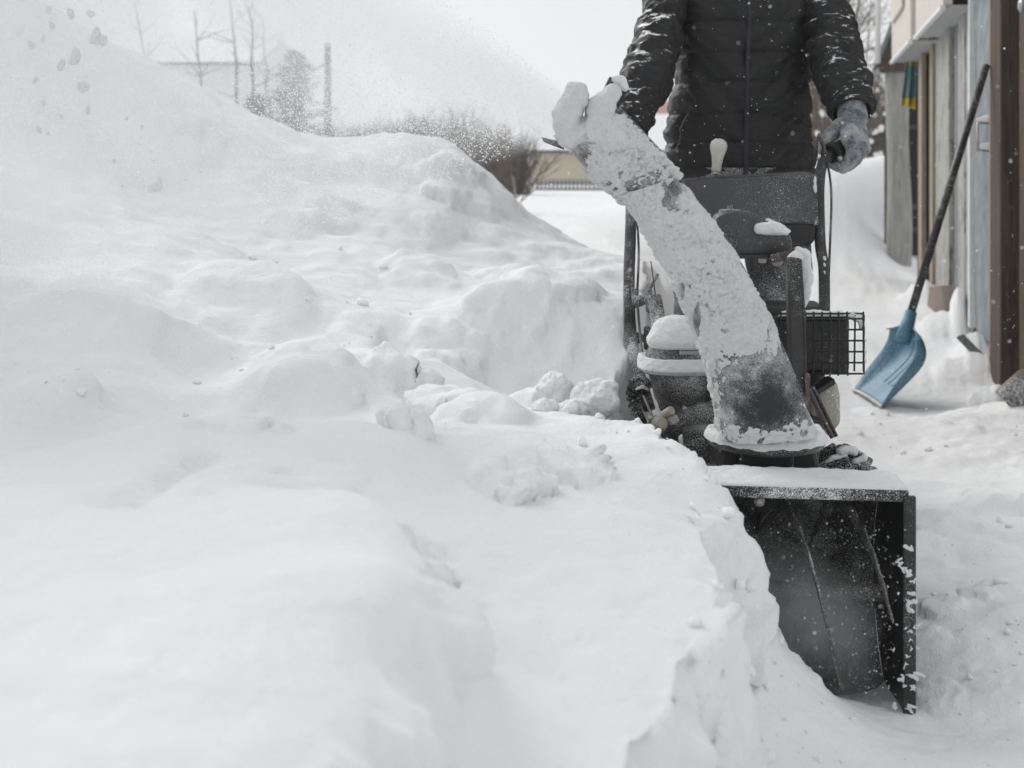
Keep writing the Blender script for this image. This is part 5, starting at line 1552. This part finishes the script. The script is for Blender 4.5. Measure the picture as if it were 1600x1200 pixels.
side = mth('SUBTRACT', 1.0, mth('MULTIPLY', yy, yy), clamp=True)
nzc = mth('MULTIPLY', mth('SUBTRACT', nz.outputs[0], 0.36), 4.2, clamp=True)
fall = mth('DIVIDE', 1.0, mth('MULTIPLY_ADD', X_, 0.8, 0.75))
dens = mth('MULTIPLY', mth('MULTIPLY', edge, core), mth('MULTIPLY', side, mth('MULTIPLY', nzc, fall)))
n.links.new(mth('MULTIPLY', dens, 13.0), pv.inputs["Density"])
dust = mb.build("snow_dust", m)
dust.matrix_world = Matrix([[*JM[0], APEX[0]], [*JM[1], APEX[1]], [*JM[2], APEX[2]], [0, 0, 0, 1]])
prop(dust, "cloud of snow dust blown from the chute over the bank", None, None, "stuff")

def flakes(name, C0, R, mat):
    """tiny irregular snow crystals, one thin plate each"""
    n_ = len(C0)
    T = np.array([[1, 0, 0], [.25, .9, 0], [-1, .1, 0], [-.2, -.95, 0]])
    A = rng.normal(0, 1, (n_, 3, 3)); Q, _ = np.linalg.qr(A)
    V = C0[:, None] + np.einsum('nij,kj->nki', Q, T) * (R[:, None, None] * rng.uniform(.6, 1.4, (n_, 4, 1)))
    F = np.arange(n_ * 4).reshape(-1, 4)
    me = fast_mesh(name, V.reshape(-1, 3), F, False); me.materials.append(mat)
    o = link(bpy.data.objects.new(name, me))
    return o
NF = 400000
lx = 2.0 * rng.random(NF) ** .62 + .02
za = -np.abs(rng.beta(1.15, 1.7, NF)) * 1.5 + .012
ly = rng.normal(0, .33, NF) * (lx * .24 + .05)
L3 = np.stack([lx, ly, za * (lx + .08)], 1)
clump = fbm(L3 * np.array([1.3, 2.0, 2.6]) + 3, 3)
L3 = L3[clump + rng.normal(0, .14, NF) > -.02]
pw = L3 @ JM.T + APEX
rad = 0.0009 + 0.0013 * rng.random(len(pw)) ** 2
prop(flakes("snow_spray", pw, rad, M['grain']), "spray of fine snow grains flying from the chute", None, None, "stuff")
# scattered grains falling everywhere, and powder in the mouth of the housing
NF = 5200
yy_ = rng.uniform(1.3, 7, NF) ** 1.0
pw = np.stack([rng.uniform(-.42, .42, NF) * yy_, yy_, 1 + rng.uniform(-.40, .14, NF) * yy_], 1)
prop(flakes("falling_snow", pw, 0.0007 + 0.0011 * rng.random(NF) ** 2, M['grain']), "snow grains drifting down through the air", None, None, "stuff")
NF = 5200
pl = np.stack([rng.uniform(-.10, HW - .01, NF), rng.uniform(-.04, .16, NF), .02 + .37 * rng.beta(1.2, 1.5, NF)], 1)
keep = rng.random(NF) < .25 + .75 * sstep(.0, HW, pl[:, 0])
pl = pl[keep]
prop(flakes("snow_powder", pl @ RZ.T + HC, 0.0006 + 0.0022 * rng.random(len(pl)) ** 5, M['grain']), "powder snow whirling in the mouth of the auger housing", None, None, "stuff")
m = bpy.data.materials.new("powder_cloud"); m.use_nodes = True
n = m.node_tree; n.nodes.clear()
out = n.nodes.new("ShaderNodeOutputMaterial"); pv = n.nodes.new("ShaderNodeVolumePrincipled")
pv.inputs["Color"].default_value = (.95, .955, .96, 1)
n.links.new(pv.outputs[0], out.inputs["Volume"])
nz = noise_node(n, 7, 3, .6)
tcp = n.nodes.new("ShaderNodeTexCoord"); vd = n.nodes.new("ShaderNodeVectorMath"); vd.operation = 'DISTANCE'
n.links.new(tcp.outputs["Object"], vd.inputs[0]); vd.inputs[1].default_value = tuple(HL((.075, .08, .15)))
fo = mth('SUBTRACT', 1.0, mth('MULTIPLY', vd.outputs["Value"], 1 / .19), clamp=True)
n.links.new(mth('MULTIPLY', mth('MULTIPLY', mth('SUBTRACT', nz.outputs[0], .30, clamp=True), fo), 48.0), pv.inputs["Density"])
pc = blob("powder_cloud", [(HL((.0, .10, .20)), HL((.13, .09, .17)), .13, .11), (HL((.04, .06, .12)), HL((.18, .04, .07)), .09, .05)], m, None, .012)
prop(pc, "thin cloud of powder hanging in the auger housing", None, None, "stuff")
# clods thrown through the air
clod_mesh = []
for k in range(6):
    g = np.random.default_rng(900 + k)
    o = blob("flying_clod", [((0, 0, 0), tuple(g.normal(0, .45, 3)), .75, .6), (tuple(g.normal(0, .3, 3)), tuple(g.normal(0, .5, 3)), .6, .45)], M['clod'], None, .09, .30, 1.8, 2)
    clod_mesh.append(o.data)
    bpy.data.objects.remove(o)
big = [(75,15,11),(68,60,10),(48,70,11),(118,85,17),(82,40,9),(95,105,9),(55,125,9),(130,135,15),(150,55,18),(68,160,9),(137,172,9),(165,65,6),(222,198,6),(233,235,8),(248,287,14),(178,250,6),(98,98,10),(12,100,8),(30,50,9),(110,20,12),(140,20,10),(95,180,6),(198,185,5),(62,203,7),(75,208,5),(165,158,6),(190,290,4),(290,280,4),(300,265,3),(372,20,8),(240,250,3),(385,230,4),(396,258,3),(168,215,4),(40,140,6)]
for i, (px, py, r) in enumerate(big):
    g = np.random.default_rng(1000 + i)
    Y = g.uniform(2.5, 3.2)
    o = link(bpy.data.objects.new("flying_clod", clod_mesh[i % 6]))
    o.location = W(px, py, Y)
    R = 0.62 * r / FOC * Y
    o.scale = (R * g.uniform(.7, 1), R * g.uniform(.7, 1), R * g.uniform(1.0, 1.6))
    o.rotation_euler = (g.uniform(-.5, .5), g.uniform(-.5, .5), g.uniform(0, 6))
    if (px, py) == (248, 287): lb_ = "largest lone snow clod flying low in front of the bank slope"
    elif (px, py) == (233, 235): lb_ = "dark narrow snow clod flying just above the largest lone one"
    elif (px, py) == (372, 20): lb_ = "single snow clod high above the saplings"
    elif py < 140 and px < 170: lb_ = "snow clod in the dense shower at the top corner of the picture"
    else: lb_ = "small snow clod falling below the dense shower of clods"
    prop(o, lb_, "snow clod", "clods of snow flung through the air" if "lone" not in lb_ and "single" not in lb_ else None)

# ------------------------------------------------------------------ haze of falling snow
m = bpy.data.materials.new("haze"); m.use_nodes = True
n = m.node_tree; n.nodes.clear()
out = n.nodes.new("ShaderNodeOutputMaterial"); pv = n.nodes.new("ShaderNodeVolumePrincipled")
pv.inputs["Color"].default_value = (.97, .975, .98, 1); pv.inputs["Density"].default_value = 0.0024
n.links.new(pv.outputs[0], out.inputs["Volume"])
hz_ = MB().box((0, 60, 9.0), (520, 520, 20.4)).build("haze", m)
prop(hz_, "pale haze of falling snow", None, None, "stuff")
